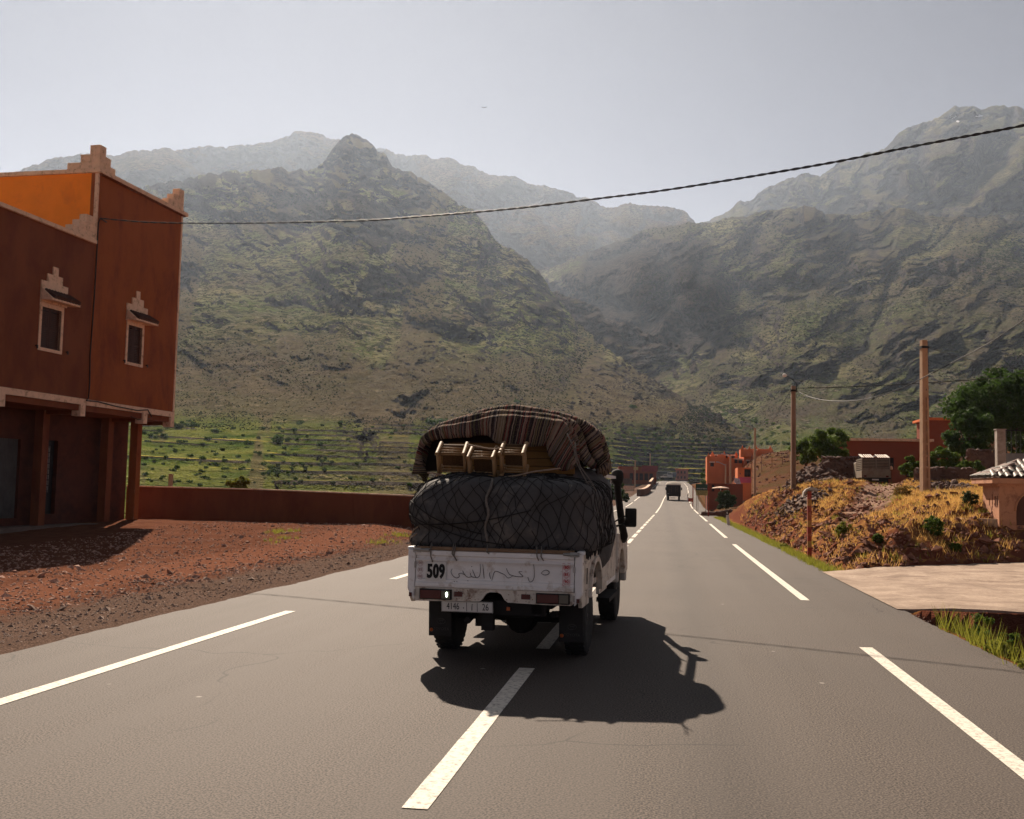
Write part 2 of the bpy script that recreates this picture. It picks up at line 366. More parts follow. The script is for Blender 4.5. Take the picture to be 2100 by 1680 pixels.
# ---------------------------------------------------------------- mountains
def mountain_material(name, grass, soil, rock, rock2, gscale=1.0, steep0=.60, steep1=.80, rockn=.5, lush=0, val=2.25):
    m, t, b = nodes(name)
    geo = t.nodes.new('ShaderNodeNewGeometry'); mp = N(t, 'ShaderNodeMapping'); mp.inputs['Scale'].default_value = (1, .34, 1.15); t.links.new(geo.outputs['Position'], mp.inputs[0]); P = mp.outputs[0]
    nA = nz(t, P, .004*gscale, 6, .6, .3); nB = nz(t, P, .02*gscale, 6, .65); nC = nz(t, P, .11*gscale, 5, .7); nD = nz(t, P, .30*gscale, 4, .8)
    c_ = mixc(t, ramp(t, math_(t, 'ADD', math_(t, 'MULTIPLY', nA, .6), math_(t, 'MULTIPLY', nB, .4)), [(.42, 0), (.56, 1)]), soil, grass)
    mq = N(t, 'ShaderNodeMapping'); mq.inputs['Location'].default_value = (431, 77, 12); t.links.new(P, mq.inputs[0])
    nE = nz(t, mq.outputs[0], .0085*gscale, 6, .66, .4); nF = nz(t, mq.outputs[0], .035*gscale, 5, .7)
    c_ = mixc(t, ramp(t, math_(t, 'ADD', math_(t, 'MULTIPLY', nE, .7), math_(t, 'MULTIPLY', nF, .3)), [(.50, 0), (.60, .8)]), c_, (.130, .118, .058))
    c_ = mixc(t, ramp(t, math_(t, 'ADD', math_(t, 'MULTIPLY', nE, .6), math_(t, 'MULTIPLY', nA, .4)), [(.36, .75), (.43, 0)]), c_, (.048, .036, .034))
    c_ = mixc(t, ramp(t, nC, [(.485, 0), (.535, .92)]), c_, [g*.26 for g in grass])       # low shrubs
    c_ = mixc(t, ramp(t, nD, [(.565, 0), (.605, .9)]), c_, [r_*2.0 for r_ in soil])         # pale stones
    sn = t.nodes.new('ShaderNodeSeparateXYZ'); t.links.new(geo.outputs['Normal'], sn.inputs[0])
    st = math_(t, 'ADD', sn.outputs['Z'], math_(t, 'MULTIPLY', math_(t, 'SUBTRACT', nB, .5), rockn))
    rk = mixc(t, ramp(t, nC, [(.42, 0), (.58, 1)]), rock, rock2)  # rock tones, kept extra dark to deepen the crag shadows
    if lush:
        sz = t.nodes.new('ShaderNodeSeparateXYZ'); t.links.new(geo.outputs['Position'], sz.inputs[0])
        lo = math_(t, 'ADD', math_(t, 'MULTIPLY', sz.outputs['Z'], .01), math_(t, 'MULTIPLY', math_(t, 'SUBTRACT', nB, .5), .25))
        fl = math_(t, 'MULTIPLY', ramp(t, lo, [(lush-.05, 1), (lush+.05, 0)]), ramp(t, nB, [(.36, .25), (.56, 1)]))
        fld = mixc(t, ramp(t, nC, [(.4, 0), (.6, 1)]), (.026, .042, .009), (.085, .090, .024))
        c_ = mixc(t, fl, c_, fld)
    at_ = t.nodes.new('ShaderNodeAttribute'); at_.attribute_name = 'rock'
    at2 = t.nodes.new('ShaderNodeAttribute'); at2.attribute_name = 'bare'; at3 = t.nodes.new('ShaderNodeAttribute'); at3.attribute_name = 'field_edge'
    br_ = mixc(t, ramp(t, nC, [(.4, 0), (.62, 1)]), [q*.62 for q in soil], [q*1.05 for q in soil])
    c_ = mixc(t, math_(t, 'MULTIPLY', at2.outputs['Fac'], ramp(t, nB, [(.36, .45), (.55, 1)])), c_, br_)
    c_ = mixc(t, math_(t, 'MULTIPLY', at3.outputs['Fac'], ramp(t, nB, [(.40, 0), (.55, 1)])), c_, (.46, .34, .07))  # dry grass along terrace lips, its yellow brightened as if sunlit
    c_ = mixc(t, ramp(t, st, [(steep0, 1), (steep1, 0)]), c_, rk)
    c_ = mixc(t, ramp(t, math_(t, 'ADD', at_.outputs['Fac'], math_(t, 'MULTIPLY', math_(t, 'SUBTRACT', nC, .5), .8)), [(.35, 0), (.62, .92)]), c_, rk)
    hv = t.nodes.new('ShaderNodeHueSaturation'); hv.inputs['Saturation'].default_value = 1.0; hv.inputs['Value'].default_value = val; t.links.new(c_, hv.inputs['Color'])
    t.links.new(hv.outputs[0], b.inputs['Base Color']); b.inputs['Roughness'].default_value = 1; b.inputs['Specular IOR Level'].default_value = 0
    h = math_(t, 'ADD', math_(t, 'MULTIPLY', nC, 1.0), math_(t, 'MULTIPLY', nD, .6))
    bp = N(t, 'ShaderNodeBump'); bp.inputs['Strength'].default_value = 1.0; bp.inputs['Distance'].default_value = 7/gscale
    t.links.new(h, bp.inputs['Height']); t.links.new(bp.outputs[0], b.inputs['Normal'])
    return m
def azel(px, py):
    d = FW*FOC+RT*(px-1050)+UP*(840-py); return math.atan2(d[0], d[1]), d[2]/math.hypot(d[0], d[1])
def crestf(pts):
    A = np.array([azel(*p[:2]) for p in pts]); o_ = np.argsort(A[:, 0]); return A[o_, 0], A[o_, 1]
def mountain(name, crest, rc, rows, base, m, na, seed, relief, erows, strata=None, terr=None, jag=.004, a0=None, a1=None):
    """crest: skyline points; rc: crest distance at sample points; base: [(elev, {px: r})] lower distances.
    One continuous relief surface (front face, crest and back slope)."""
    ca, ce = crestf(crest)
    a0 = ca[0] if a0 is None else a0; a1 = ca[-1] if a1 is None else a1
    az = np.linspace(a0, a1, na)
    ec = np.interp(az, ca, ce); jg = jag*fbm(az*60, az*0+seed, 0, 5, .6)
    rca, rcr = np.array([azel(p, 900)[0] for p, r_ in rc]), np.array([r_ for p, r_ in rc], float)
    Rc = np.exp(np.interp(az, rca, np.log(rcr)))
    lev = []
    for e_, d_ in base:
        pa = np.array([azel(p, 900)[0] for p in d_]); lev.append((e_, np.exp(np.interp(az, pa, np.log(list(d_.values()))))))
    T = np.concatenate([(np.linspace(0, .999, erows[0])**.55)*len(lev[:-1]) if len(lev) > 1 else [], len(lev)-1+np.linspace(0, 1, erows[1])**.9])
    E = np.zeros((len(T), na)); L = np.zeros_like(E)
    el = [np.full(na, e_) for e_, _ in lev]+[ec]; rl = [r_ for _, r_ in lev]+[Rc]
    for i, t in enumerate(T):
        k = min(int(t), len(el)-2); f = t-k
        E[i] = el[k]*(1-f)+el[k+1]*f; L[i] = np.log(rl[k])*(1-f)+np.log(rl[k+1])*f
    E = np.minimum(E, ec[None, :]+0*E)
    RR = np.exp(L); A = np.broadcast_to(az, E.shape)
    x = np.sin(A)*RR; y = np.cos(A)*RR; z = E*RR+1.75
    top = np.clip(1-(np.arange(len(T))/len(T)), 0, 1)[:, None]
    D = relief(x, y, z, A, E, RR, T[:, None]/T[-1]); rock = 0*E; bare = 0*E; edge = 0*E
    if isinstance(D, tuple): D, rock, bare = D[0], D[1]+0*E, D[2]+0*E
    fade = sstep(0, .06, (ec[None, :]-E)/np.maximum(.02, ec[None, :]))*.75+.25
    RR2 = RR*(1+D*fade/RR)
    x = np.sin(A)*RR2; y = np.cos(A)*RR2; z = (E+jg[None, :]*sstep(.93, 1, E/ec[None, :]))*RR2+1.75
    if terr is not None:
        z, rs, edge = terr(x, y, z, A, E, RR2); rock = np.maximum(rock, rs)  # painted shade lines below terrace lips join the rock mask
    # back slope
    k = 10; bx, by, bz = [], [], []
    for j in range(1, k+1):
        f = j/k; rb = RR2[-1]*(1+.5*f); bx.append(np.sin(az)*rb); by.append(np.cos(az)*rb)
        bz.append(z[-1]*(1-f*.8)-6*f+.04*rb*fbm(az*20, az*0+j*.5, seed, 3)*f)
    X_ = np.vstack([x, bx]); Y_ = np.vstack([y, by]); Z_ = np.vstack([z, bz])
    o = gridmesh(name, X_, Y_, Z_, m, smooth=True, kind='structure')
    for nm, arr in (('rock', rock), ('bare', bare), ('field_edge', edge)):
        full = np.vstack([arr, np.repeat(arr[-1:], k, 0)]).astype(np.float32); o.data.attributes.new(nm, 'FLOAT', 'POINT').data.foreach_set('value', full.ravel())
    return o, (az, x, y, z)

M_mtA = mountain_material('mountain_far', (.105, .080, .045), (.130, .080, .050), (.085, .07, .06), (.13, .11, .09), gscale=.7, val=.95)
M_mtB = mountain_material('mountain_slope', (.058, .070, .022), (.074, .058, .036), (.013, .012, .012), (.040, .033, .029), lush=.27)
M_mtC = mountain_material('mountain_crag', (.05, .055, .02), (.05, .038, .03), (.020, .017, .016), (.055, .044, .038), gscale=1.3)
M_mtD = mountain_material('mountain_right', (.048, .058, .022), (.058, .048, .036), (.012, .0115, .013), (.040, .034, .032), lush=.34)

def pq(A, E, ang=0, seed=0, warp=18):
    p, q = A*2147, E*2147
    p, q = p+warp*fbm(p/70, q/70, seed, 3), q+warp*fbm(p/70, q/70, seed+9, 3)
    c_, s_ = math.cos(R(ang)), math.sin(R(ang))
    return p*c_+q*s_, -p*s_+q*c_
def relA(x, y, z, A, E, RR, T):
    p, q = pq(A, E, -20, 1.3)
    return RR*.12*ridged(p/190, q/110, 1.5, 6, .56)+RR*.016*fbm(p/22, q/14, 2.5, 4)
A_cr = [(-300, 470), (-150, 420), (30, 352), (90, 330), (150, 318), (220, 316), (300, 308), (420, 303), (500, 298), (540, 295), (560, 289), (600, 272), (635, 267), (690, 282), (760, 300), (800, 310), (860, 322), (930, 328), (960, 342), (1060, 368), (1130, 385), (1200, 405), (1250, 428), (1290, 422), (1350, 418), (1400, 435), (1440, 460), (1480, 500), (1540, 560)]
mountain('far_mountain', A_cr, [(-300, 3600), (700, 4300), (1200, 4300), (1540, 3900)], None, [(.10, {-300: 2000, 1540: 1500})], M_mtA, 640, 1.3, relA, (0, 170))

def relE(x, y, z, A, E, RR, T):
    p, q = pq(A, E, 28, 5.3)
    rough = sstep(-.2, .3, fbm(A*12, E*18, 4, 3)+.15)
    return RR*.10*ridged(p/170, q/95, 3.5, 3, .5)+RR*(.080*ridged(p/48, q/30, 7.5, 5, .6))*rough+RR*.004*fbm(p/12, q/9, 2.5, 3), np.clip(rough*(.4+.8*ridged(p/48, q/30, 7.5, 3)), 0, 1), .4+.6*fbm(p/100, q/50, 2, 3)
E_cr = [(1340, 520), (1440, 456), (1480, 440), (1500, 425), (1520, 412), (1600, 380), (1630, 366), (1650, 356), (1680, 366), (1700, 352), (1720, 335), (1760, 322), (1800, 310), (1830, 292), (1860, 264), (1900, 250), (1935, 230), (1975, 217), (2060, 217), (2100, 226), (2160, 240), (2300, 330), (2450, 420)]
oE, SE = mountain('distant_peak', E_cr, [(1340, 4300), (1650, 4200), (2000, 3900), (2450, 3600)], None, [(.16, {1340: 2000, 2450: 1800})], M_mtD, 420, 5.3, relE, (0, 200))

M_snow = mat('old_snow', (.80, .80, .82), rough=.9, var=.03)
for px, py, wpx, hpx in ((1950, 243, 8, 3), (1962, 252, 3, 2), (2006, 241, 7, 2)):
    az_, xs, ys, zs = SE; R_ = np.hypot(xs, ys); i0 = int(np.searchsorted(az_, azel(px-wpx, py)[0])); i1 = int(np.searchsorted(az_, azel(px+wpx, py)[0]))+1; VV = []; nr = 4
    for i in range(i0, i1+1):
        el_ = (zs[:, i]-1.75)/R_[:, i]; f = math.sin(math.pi*(i-i0)/(i1-i0))*.8+.2; ec_ = azel(px, py)[1]
        for j in range(nr):
            k = int(np.argmax(el_ >= ec_+(j/(nr-1)-.5)*2*f*hpx/2147)); VV.append((xs[k, i]*.9985, ys[k, i]*.9985, zs[k, i]+1.0+.0001*j))
    n_ = i1-i0+1; npmesh('snow_patch', VV, [(i*nr+j, (i+1)*nr+j, (i+1)*nr+j+1, i*nr+j+1) for i in range(n_-1) for j in range(nr-1)], M_snow, parent=oE)
# left mountain
B_cr = [(-300, 560), (-100, 500), (100, 445), (300, 384), (380, 366), (400, 362), (440, 357), (480, 350), (520, 352), (560, 346), (600, 350), (640, 347), (662, 333), (680, 308), (694, 290), (704, 281), (716, 279), (724, 276), (741, 277), (752, 285), (764, 293), (774, 312), (792, 322), (806, 340), (830, 352), (880, 372), (910, 392), (940, 420), (980, 439), (1000, 470), (1017, 495), (1043, 506), (1080, 531), (1106, 561), (1131, 592), (1165, 640), (1200, 680), (1240, 712), (1270, 732), (1310, 760), (1363, 797), (1410, 820), (1456, 845), (1490, 868), (1520, 885), (1560, 905)]
def relB(x, y, z, A, E, RR, T):
    up = sstep(.06, .16, E)
    p, q = pq(A, E, -28, 2.1, 22)
    big = RR*.11*ridged(p/330+.3, q/170, .5, 3, .5)*up
    p2, q2 = pq(A, E, -20, 6.1, 10)
    cr = fbm(A*9+3, E*13, 7, 3)+.9*sstep(.20, .30, E)-.18
    edge_ = azel(1131, 592)[0]
    right = (1-sstep(0, .10, np.abs(A-edge_-.35*(.19-E)+.012*fbm(A*50, E*50, 0, 3))+.02))*sstep(.13, .17, E)  # cliff band whose shadow is darkened through the rock mask
    crag = np.maximum(sstep(0, .35, cr), right)
    rk = RR*(.090*ridged(p2/62, q2/34, 3.5, 5, .58))*crag
    med = RR*.024*fbm(p2/60, q2/32, 9.5, 5, .6)*(.25+up)
    fine = RR*.0045*fbm(p2/11, q2/8, 4.5, 4, .65)*(.4+up)
    bare = np.clip(1-sstep(.105, .15, E+.02*fbm(A*14, E*20, 4, 3)), 0, 1)*sstep(.055, .075, E)+.8*sstep(.12, .3, fbm(A*16+p2*.001, E*9, 6, 4))+.8*sstep(.28, .33, E)
    return big+med+rk+fine, np.clip(crag*(.55+.9*ridged(p2/70, q2/40, 3.5, 3)), 0, 1), np.clip(bare, 0, 1)
def terrB(x, y, z, A, E, RR):
    # cultivated terraces: narrow fields, a shadow line painted dark under each lip
    px0 = azel(560, 900)[0]; px1 = azel(1240, 900)[0]
    wgt = sstep(azel(520, 900)[0], azel(600, 900)[0], A+.02*fbm(x/60, y/60, 0, 3))*(1-sstep(24, 29, z+3*fbm(x/50, y/50, 0, 2)))
    wgt = wgt*(1-.8*sstep(.45, .7, fbm(x/45+4, y/45, 0, 3)+.2))
    w2 = .8*(1-sstep(azel(500, 900)[0], azel(560, 900)[0], A))*sstep(.1, .3, fbm(x/50, y/50, 3, 3)+.15)*(1-sstep(20, 26, z))
    w3 = .75*sstep(px1, azel(1300, 900)[0], A)*(1-sstep(28, 34, z))
    wgt = np.clip(wgt+w2+w3, 0, 1)
    st = 2.3; zz = z+1.0*fbm(x/70, y/70, 8, 2); q = zz/st; k = np.floor(q); f = q-k
    lip_shade = sstep(.78, .86, f)*(1-sstep(.985, 1, f))*.9; edg = ((f < .24)+(f > .97))*sstep(-.05, .25, fbm(x/25, y/60, k*3.3, 2)+.12)  # dark line below the lip painted as shade, bright line on it
    wgt = wgt*.72
    return z+wgt*st*((k+sstep(.62, .98, f))-q), wgt*lip_shade*1.3, wgt*edg*sstep(.2, .45, wgt)
baseB = [(-.09, {-300: 70, 285: 75, 840: 100, 1050: 170, 1250: 330, 1350: 440, 1560: 470}),
         (-.03, {-300: 110, 285: 120, 840: 150, 1050: 230, 1250: 390, 1350: 465, 1560: 500}),
         (.012, {-300: 165, 285: 175, 840: 215, 1050: 300, 1250: 425, 1350: 485, 1560: 520}),
         (.067, {-300: 400, 285: 410, 840: 430, 1050: 480, 1250: 540, 1350: 575, 1560: 600})]
oB, SB = mountain('left_mountain', B_cr, [(-300, 2500), (730, 2450), (830, 2250), (980, 1850), (1131, 1350), (1270, 1000), (1363, 850), (1490, 660), (1560, 640)], None, baseB, M_mtB, 860, 2.1, relB, (260, 300), terr=terrB)

# rocky knob behind the grassy spur
C_cr = [(1060, 560), (1110, 575), (1131, 592), (1172, 608), (1200, 616), (1233, 632), (1286, 674), (1300, 668), (1330, 684), (1357, 692), (1385, 700), (1406, 722), (1430, 748), (1456, 782), (1480, 815), (1508, 846), (1540, 880)]
def relC(x, y, z, A, E, RR, T):
    p, q = pq(A, E, 8, 4.4, 8)
    return RR*.10*ridged(p/110, q/60, 3.3, 3, .5)+RR*.055*ridged(p/40, q/15, 8.8, 5, .6), .75+.5*fbm(p/50, q/30, 2, 3), .5
mountain('rocky_spur', C_cr, [(1060, 1700), (1200, 1500), (1400, 1150), (1540, 800)], None, [(.03, {1060: 950, 1350: 800, 1540: 660})], M_mtC, 330, 4.4, relC, (0, 190), jag=.006)

# right mountain
D_cr = [(1080, 560), (1150, 540), (1250, 500), (1330, 468), (1400, 458), (1440, 460), (1480, 452), (1530, 440), (1560, 436), (1600, 432), (1650, 424), (1700, 436), (1750, 442), (1800, 432), (1850, 428), (1900, 440), (1950, 446), (2000, 442), (2100, 452), (2250, 470), (2450, 500)]
def relD(x, y, z, A, E, RR, T):
    up = sstep(.05, .14, E)
    p, q = pq(A, E, 24, 7.7, 14)
    big = RR*.12*ridged(p/250, q/150, 2.5, 3, .5)*up
    rough = sstep(-.15, .3, fbm(A*11+5, E*16, 2, 3)+.05)
    st = RR*.105*ridged(p/95, q/36, 5.5, 5, .58)*(.25+.75*up)*rough
    a1, a2 = azel(1180, 600)[0], azel(1580, 600)[0]
    rav = sstep(a1-.03, a1+.03, A)*(1-sstep(a2-.07, a2, A))*sstep(.11, .15, E)*(1-sstep(.22, .26, E))
    rv = RR*.20*ridged(p/120+2, q/85, 1.5, 3, .5)*rav
    return big+st+rv+RR*.018*fbm(p/55, q/26, 6.5, 4, .6)*up+RR*.005*fbm(p/11, q/8, 4.5, 4, .65), np.clip(rough*(.25+.9*ridged(p/95, q/34, 5.5, 3))+.8*rav, 0, 1)*sstep(.04, .09, E), np.clip(.5+.9*fbm(p/120, q/60, 9, 4), 0, 1)
baseD = [(-.02, {1080: 640, 1450: 560, 1600: 280, 2450: 180}), (.03, {1080: 800, 1450: 640, 1600: 420, 2450: 320}), (.075, {1080: 1000, 1450: 760, 1600: 620, 2450: 500})]
oD, SD = mountain('right_mountain', D_cr, [(1080, 2800), (1440, 2500), (1800, 2300), (2450, 2200)], None, baseD, M_mtD, 640, 7.7, relD, (60, 360), jag=.003)

# ---------------------------------------------------------------- haze
HAZE = .000055
hb = MB().box(-7000, 7000, -6500, 7000, -18, 1650).build('haze', None, fixn=False)
hb.data.materials.clear()
mh = bpy.data.materials.new('haze_air'); mh.use_nodes = True; th = mh.node_tree; th.nodes.remove(th.nodes['Principled BSDF'])
pv = N(th, 'ShaderNodeVolumePrincipled'); pv.inputs['Color'].default_value = (.67, .805, 1, 1); pv.inputs['Density'].default_value = HAZE; pv.inputs['Anisotropy'].default_value = .50
th.links.new(pv.outputs[0], th.nodes['Material Output'].inputs['Volume']); hb.data.materials.append(mh); hb['kind'] = 'stuff'
# ---------------------------------------------------------------- shared materials
M_orange = mat('bounce_lit_render', (.94, .27, .03), rough=.9, var=.06, scale=1.5, bump=.3, bscale=60, dirt=(.80, .22, .03), dirt_amt=.18, dscale=.8, spec=.1)  # the house render again, brightened to carry bounced light in its colour
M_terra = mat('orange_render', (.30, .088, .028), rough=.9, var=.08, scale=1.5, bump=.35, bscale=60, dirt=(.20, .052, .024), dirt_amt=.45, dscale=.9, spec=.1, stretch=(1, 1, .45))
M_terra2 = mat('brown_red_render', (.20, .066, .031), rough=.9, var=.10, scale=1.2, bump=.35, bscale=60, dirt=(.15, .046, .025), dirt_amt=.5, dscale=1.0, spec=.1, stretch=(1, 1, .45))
M_cream = mat('cream_trim', (.74, .50, .34), rough=.85, var=.10, scale=4, bump=.2, bscale=50, dirt=(.42, .26, .16), dirt_amt=.3, dscale=5)
M_darkwood = mat('brown_shutter', (.060, .022, .012), rough=.6, var=.2, scale=6)
M_black = mat('black_metal', (.012, .012, .013), rough=.55, var=.2)
M_tile = mat('dark_roof_tile', (.055, .022, .014), rough=.6, var=.35, scale=12, bump=.4)
M_roofw = mat('flat_roof', (.78, .62, .46), rough=.9, var=.06)
M_concrete = mat('concrete', (.36, .31, .26), rough=.9, var=.12, scale=3, bump=.3, bscale=70, dirt=(.24, .19, .15), dirt_amt=.3)
M_gate = mat('grey_metal_shutter', (.11, .105, .10), rough=.6, var=.2, scale=2, metal=.3)
M_glass = mat('window_glass', (.03, .035, .04), rough=.12, var=.1, spec=.6)
M_white = mat('white_paint', (.70, .66, .60), rough=.6, var=.06)
M_rust = mat('rusty_steel', (.17, .06, .03), rough=.8, var=.3, scale=20)

def wall_cells(mb, x0, x1, z0, z1, holes, ya, yb):
    xs = sorted({x0, x1, *[h[0] for h in holes], *[h[1] for h in holes]}); zs = sorted({z0, z1, *[h[2] for h in holes], *[h[3] for h in holes]})
    for i in range(len(xs)-1):
        for j in range(len(zs)-1):
            cx, cz = (xs[i]+xs[i+1])/2, (zs[j]+zs[j+1])/2
            if any(h[0] < cx < h[1] and h[2] < cz < h[3] for h in holes): continue
            mb.box(xs[i], xs[i+1], ya, yb, zs[j], zs[j+1])

# ---------------------------------------------------------------- the tall orange house at the left
hr = empty('orange_house', (-19.226, 32.67, 0), R(86.5), 'tall orange rendered house with cream stepped trim, overhanging its dark ground floor at the left', 'house')
win1 = (-2.58, -1.60, 5.92, 7.21); win2 = (2.24, 3.16, 6.06, 7.40)
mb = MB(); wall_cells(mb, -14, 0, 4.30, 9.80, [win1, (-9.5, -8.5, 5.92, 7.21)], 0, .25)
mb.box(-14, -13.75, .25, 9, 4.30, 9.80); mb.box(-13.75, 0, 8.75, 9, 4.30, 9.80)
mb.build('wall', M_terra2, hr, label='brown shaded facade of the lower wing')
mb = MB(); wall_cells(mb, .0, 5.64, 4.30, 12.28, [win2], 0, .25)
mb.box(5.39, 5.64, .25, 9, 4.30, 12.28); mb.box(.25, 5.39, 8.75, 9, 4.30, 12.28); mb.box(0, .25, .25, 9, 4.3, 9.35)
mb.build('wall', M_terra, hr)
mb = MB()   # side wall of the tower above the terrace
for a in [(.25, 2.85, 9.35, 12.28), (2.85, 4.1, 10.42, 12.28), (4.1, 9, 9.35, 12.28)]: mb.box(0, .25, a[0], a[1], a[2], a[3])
mb.build('wall', M_orange, hr, label='orange tower wall, bounced light put into its colour, above the roof terrace')
w_ = MB().box(.05, .12, 2.85, 4.1, 9.5, 10.42).build('window', M_darkwood, hr)
fb = MB(); fb.box(-.02, .06, 2.80, 2.88, 9.5, 10.45); fb.box(-.02, .06, 2.88, 4.1, 10.40, 10.47); fb.build('frame', M_darkwood, w_)
MB().box(-13.75, 0, .25, 8.75, 9.15, 9.34).build('roof', M_roofw, hr, label='flat roof terrace of the lower wing')
MB().box(.25, 5.39, .25, 8.75, 11.6, 11.9).build('roof', M_roofw, hr, label='flat roof of the tower')
MB().box(-14, 5.60, .04, 8.9, 4.10, 4.298).build('floor_slab', M_terra2, hr)
# cornices
mb = MB(); mb.box(-14.1, -.003, -.10, .36, 9.80, 9.93); mb.build('coping', M_cream, hr, bevel=.012)
mb = MB(); mb.box(-.10, 5.86, -.14, .40, 12.28, 12.42); mb.box(-.10, .38, .40, 9.1, 12.28, 12.42); mb.box(5.38, 5.86, .40, 9.1, 12.28, 12.42)
mb.build('coping', M_cream, hr, bevel=.012)
mb = MB()
for k in range(38):   # ragged brick edge under the coping
    x = .05+k*.15; mb.box(x, x+.11, -.11, -.002, 12.235, 12.279)
mb.build('dentil_course', M_terra2, hr, kind='stuff')
# corner strips, bottom band, brackets
mb = MB(); mb.box(-.016, .075, -.016, .10, 9.935, 12.278); mb.build('corner_strip', M_cream, hr)
mb = MB(); mb.box(5.56, 5.662, -.018, .12, 4.52, 12.278); mb.build('corner_strip', M_cream, hr)
MB().box(-14, 5.66, -.03, .10, 4.30, 4.50).build('floor_band', M_cream, hr)
for x in (-8.1, -4.2, -.22, 3.6, 5.52):
    MB().box(x-.13, x+.13, -.034, .3, 3.92, 4.299).build('bracket', M_cream, hr)
def beam(x0, x1): MB().box(x0, x1, .3, 1.35, 3.98, 4.10).build('beam', M_terra2, hr)
for a in [(-4.3, -4.1), (-.32, -.12), (3.5, 3.7), (5.4, 5.6)]: beam(*a)
# columns and ground floor
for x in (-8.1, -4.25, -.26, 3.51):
    MB().box(x-.17, x+.17, 1.28, 1.60, .25, 4.098).build('column', M_terra2, hr, bevel=.01)  # darker render puts the overhang's shade into these columns
MB().box(5.28, 5.60, 1.28, 1.60, .25, 4.098).build('column', M_terra, hr, bevel=.01, label='corner column catching orange light')  # lighter render than the other columns stands for its bounced light
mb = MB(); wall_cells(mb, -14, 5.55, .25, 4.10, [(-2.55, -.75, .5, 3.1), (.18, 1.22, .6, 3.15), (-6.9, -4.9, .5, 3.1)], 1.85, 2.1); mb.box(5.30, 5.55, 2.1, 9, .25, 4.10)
mb.build('wall', mat('overhang_shade_render', (.095, .030, .018), rough=.9, var=.15, dirt=(.06, .02, .013), dirt_amt=.4), hr, label='dark recessed ground floor wall')  # shade of the overhang put into the wall colour
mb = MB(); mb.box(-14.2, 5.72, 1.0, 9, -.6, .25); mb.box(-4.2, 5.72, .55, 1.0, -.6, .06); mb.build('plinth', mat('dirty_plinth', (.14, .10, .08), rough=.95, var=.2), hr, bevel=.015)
for (a, b_) in ((-2.55, -.75), (-6.9, -4.9)):
    g_ = MB()
    n_ = 22
    for k in range(n_):
        x = a+(b_-a)*k/n_; g_.box(x, x+(b_-a)/n_*.62, 1.93, 1.97, .5, 3.1)
    g_.box(a, b_, 1.97, 1.99, .5, 3.1); g_.build('roller_gate', M_gate, hr)
dr = MB().box(.18, 1.22, 2.00, 2.04, .6, 3.15).build('door', M_black, hr)
MB().box(.36, .98, 1.985, 1.998, 1.35, 2.95).build('glass', mat('frosted_glass', (.42, .38, .33), rough=.3, var=.12, scale=2.5), dr)
mb = MB()
for k in range(9): mb.box(.30, 1.04, 1.955, 1.975, 1.38+k*.19, 1.41+k*.19)
for x in (.30, .50, .86, 1.02): mb.box(x, x+.03, 1.94, 1.954, 1.25, 3.0)
mb.build('grille', M_black, dr)
# windows with stepped crest, tiled hood
def hwindow(W, steps, hood):
    x0, x1, z0, z1 = W
    f_ = MB()
    for q in ((x0-.11, x0, z0-.10, z1+.14), (x1, x1+.11, z0-.10, z1+.14), (x0, x1, z1, z1+.14), (x0, x1, z0-.10, z0)): f_.box(q[0], q[1], -.028, .10, q[2], q[3])
    wn = MB().box(x0, x1, .13, .16, z0, z1).build('window', M_glass, hr)
    f_.build('frame', M_cream, wn)
    for s_ in (0, 1):
        xa = x0+.01+s_*(x1-x0)/2; xb = xa+(x1-x0)/2-.02; sh = MB()
        for q in ((xa, xa+.06, z0, z1), (xb-.06, xb, z0, z1), (xa+.06, xb-.06, z0, z0+.08), (xa+.06, xb-.06, z1-.08, z1), (xa+.06, xb-.06, (z0+z1)/2-.04, (z0+z1)/2+.04)): sh.box(q[0], q[1], .06, .10, q[2], q[3])
        for k in range(18):
            zz = z0+.10+k*(z1-z0-.2)/18; sh.box(xa+.06, xb-.06, .07, .09, zz, zz+.045)
        sh.build('shutter', M_darkwood, wn)
    cr = MB()
    for q in steps: cr.box(q[0], q[1], -.045, -.001, q[2], q[3])
    cr.build('stepped_crest', M_cream, hr)
    hx0, hx1, hz0, hz1 = hood; hd = MB()
    hd.prism([(-.001, hz0), (-.42, hz0-.02), (-.42, hz0+.05), (-.05, hz1), (-.001, hz1)], 'x', hx0, hx0+.07)
    hd.prism([(-.001, hz0), (-.42, hz0-.02), (-.42, hz0+.05), (-.001, hz0+.07)], 'x', hx0+.07, hx1)
    h_ = hd.build('hood', M_cream, hr)
    t_ = MB(); n_ = 9
    for k in range(n_):
        x = hx0+.12+(hx1-hx0-.14)*k/n_; r_ = (hx1-hx0-.14)/n_*.5
        t_.tube([(x+r_, -.05, hz1-.03), (x+r_, -.45, hz0+.085)], [r_*.85, r_], 8)
    t_.build('roof_tiles', M_tile, h_, kind='stuff')
    for x in (x0-.22, x1+.34):
        k_ = MB(); k_.box(x, x+.03, -.08, -.0, z0+.0, z0+.03); k_.box(x-.04, x+.03, -.09, -.075, z0-.07, z0+.04); k_.build('shutter_hook', M_black, hr)
hwindow(win1, [(-2.70, -1.37, 7.36, 8.03), (-2.42, -1.66, 8.03, 8.29), (-2.15, -1.90, 8.29, 8.56)], (-2.70, -1.22, 7.42, 7.78))
hwindow(win2, [(2.07, 3.41, 7.54, 8.16), (2.39, 3.12, 8.16, 8.42), (2.64, 2.87, 8.42, 8.70)], (2.07, 3.55, 7.56, 7.92))
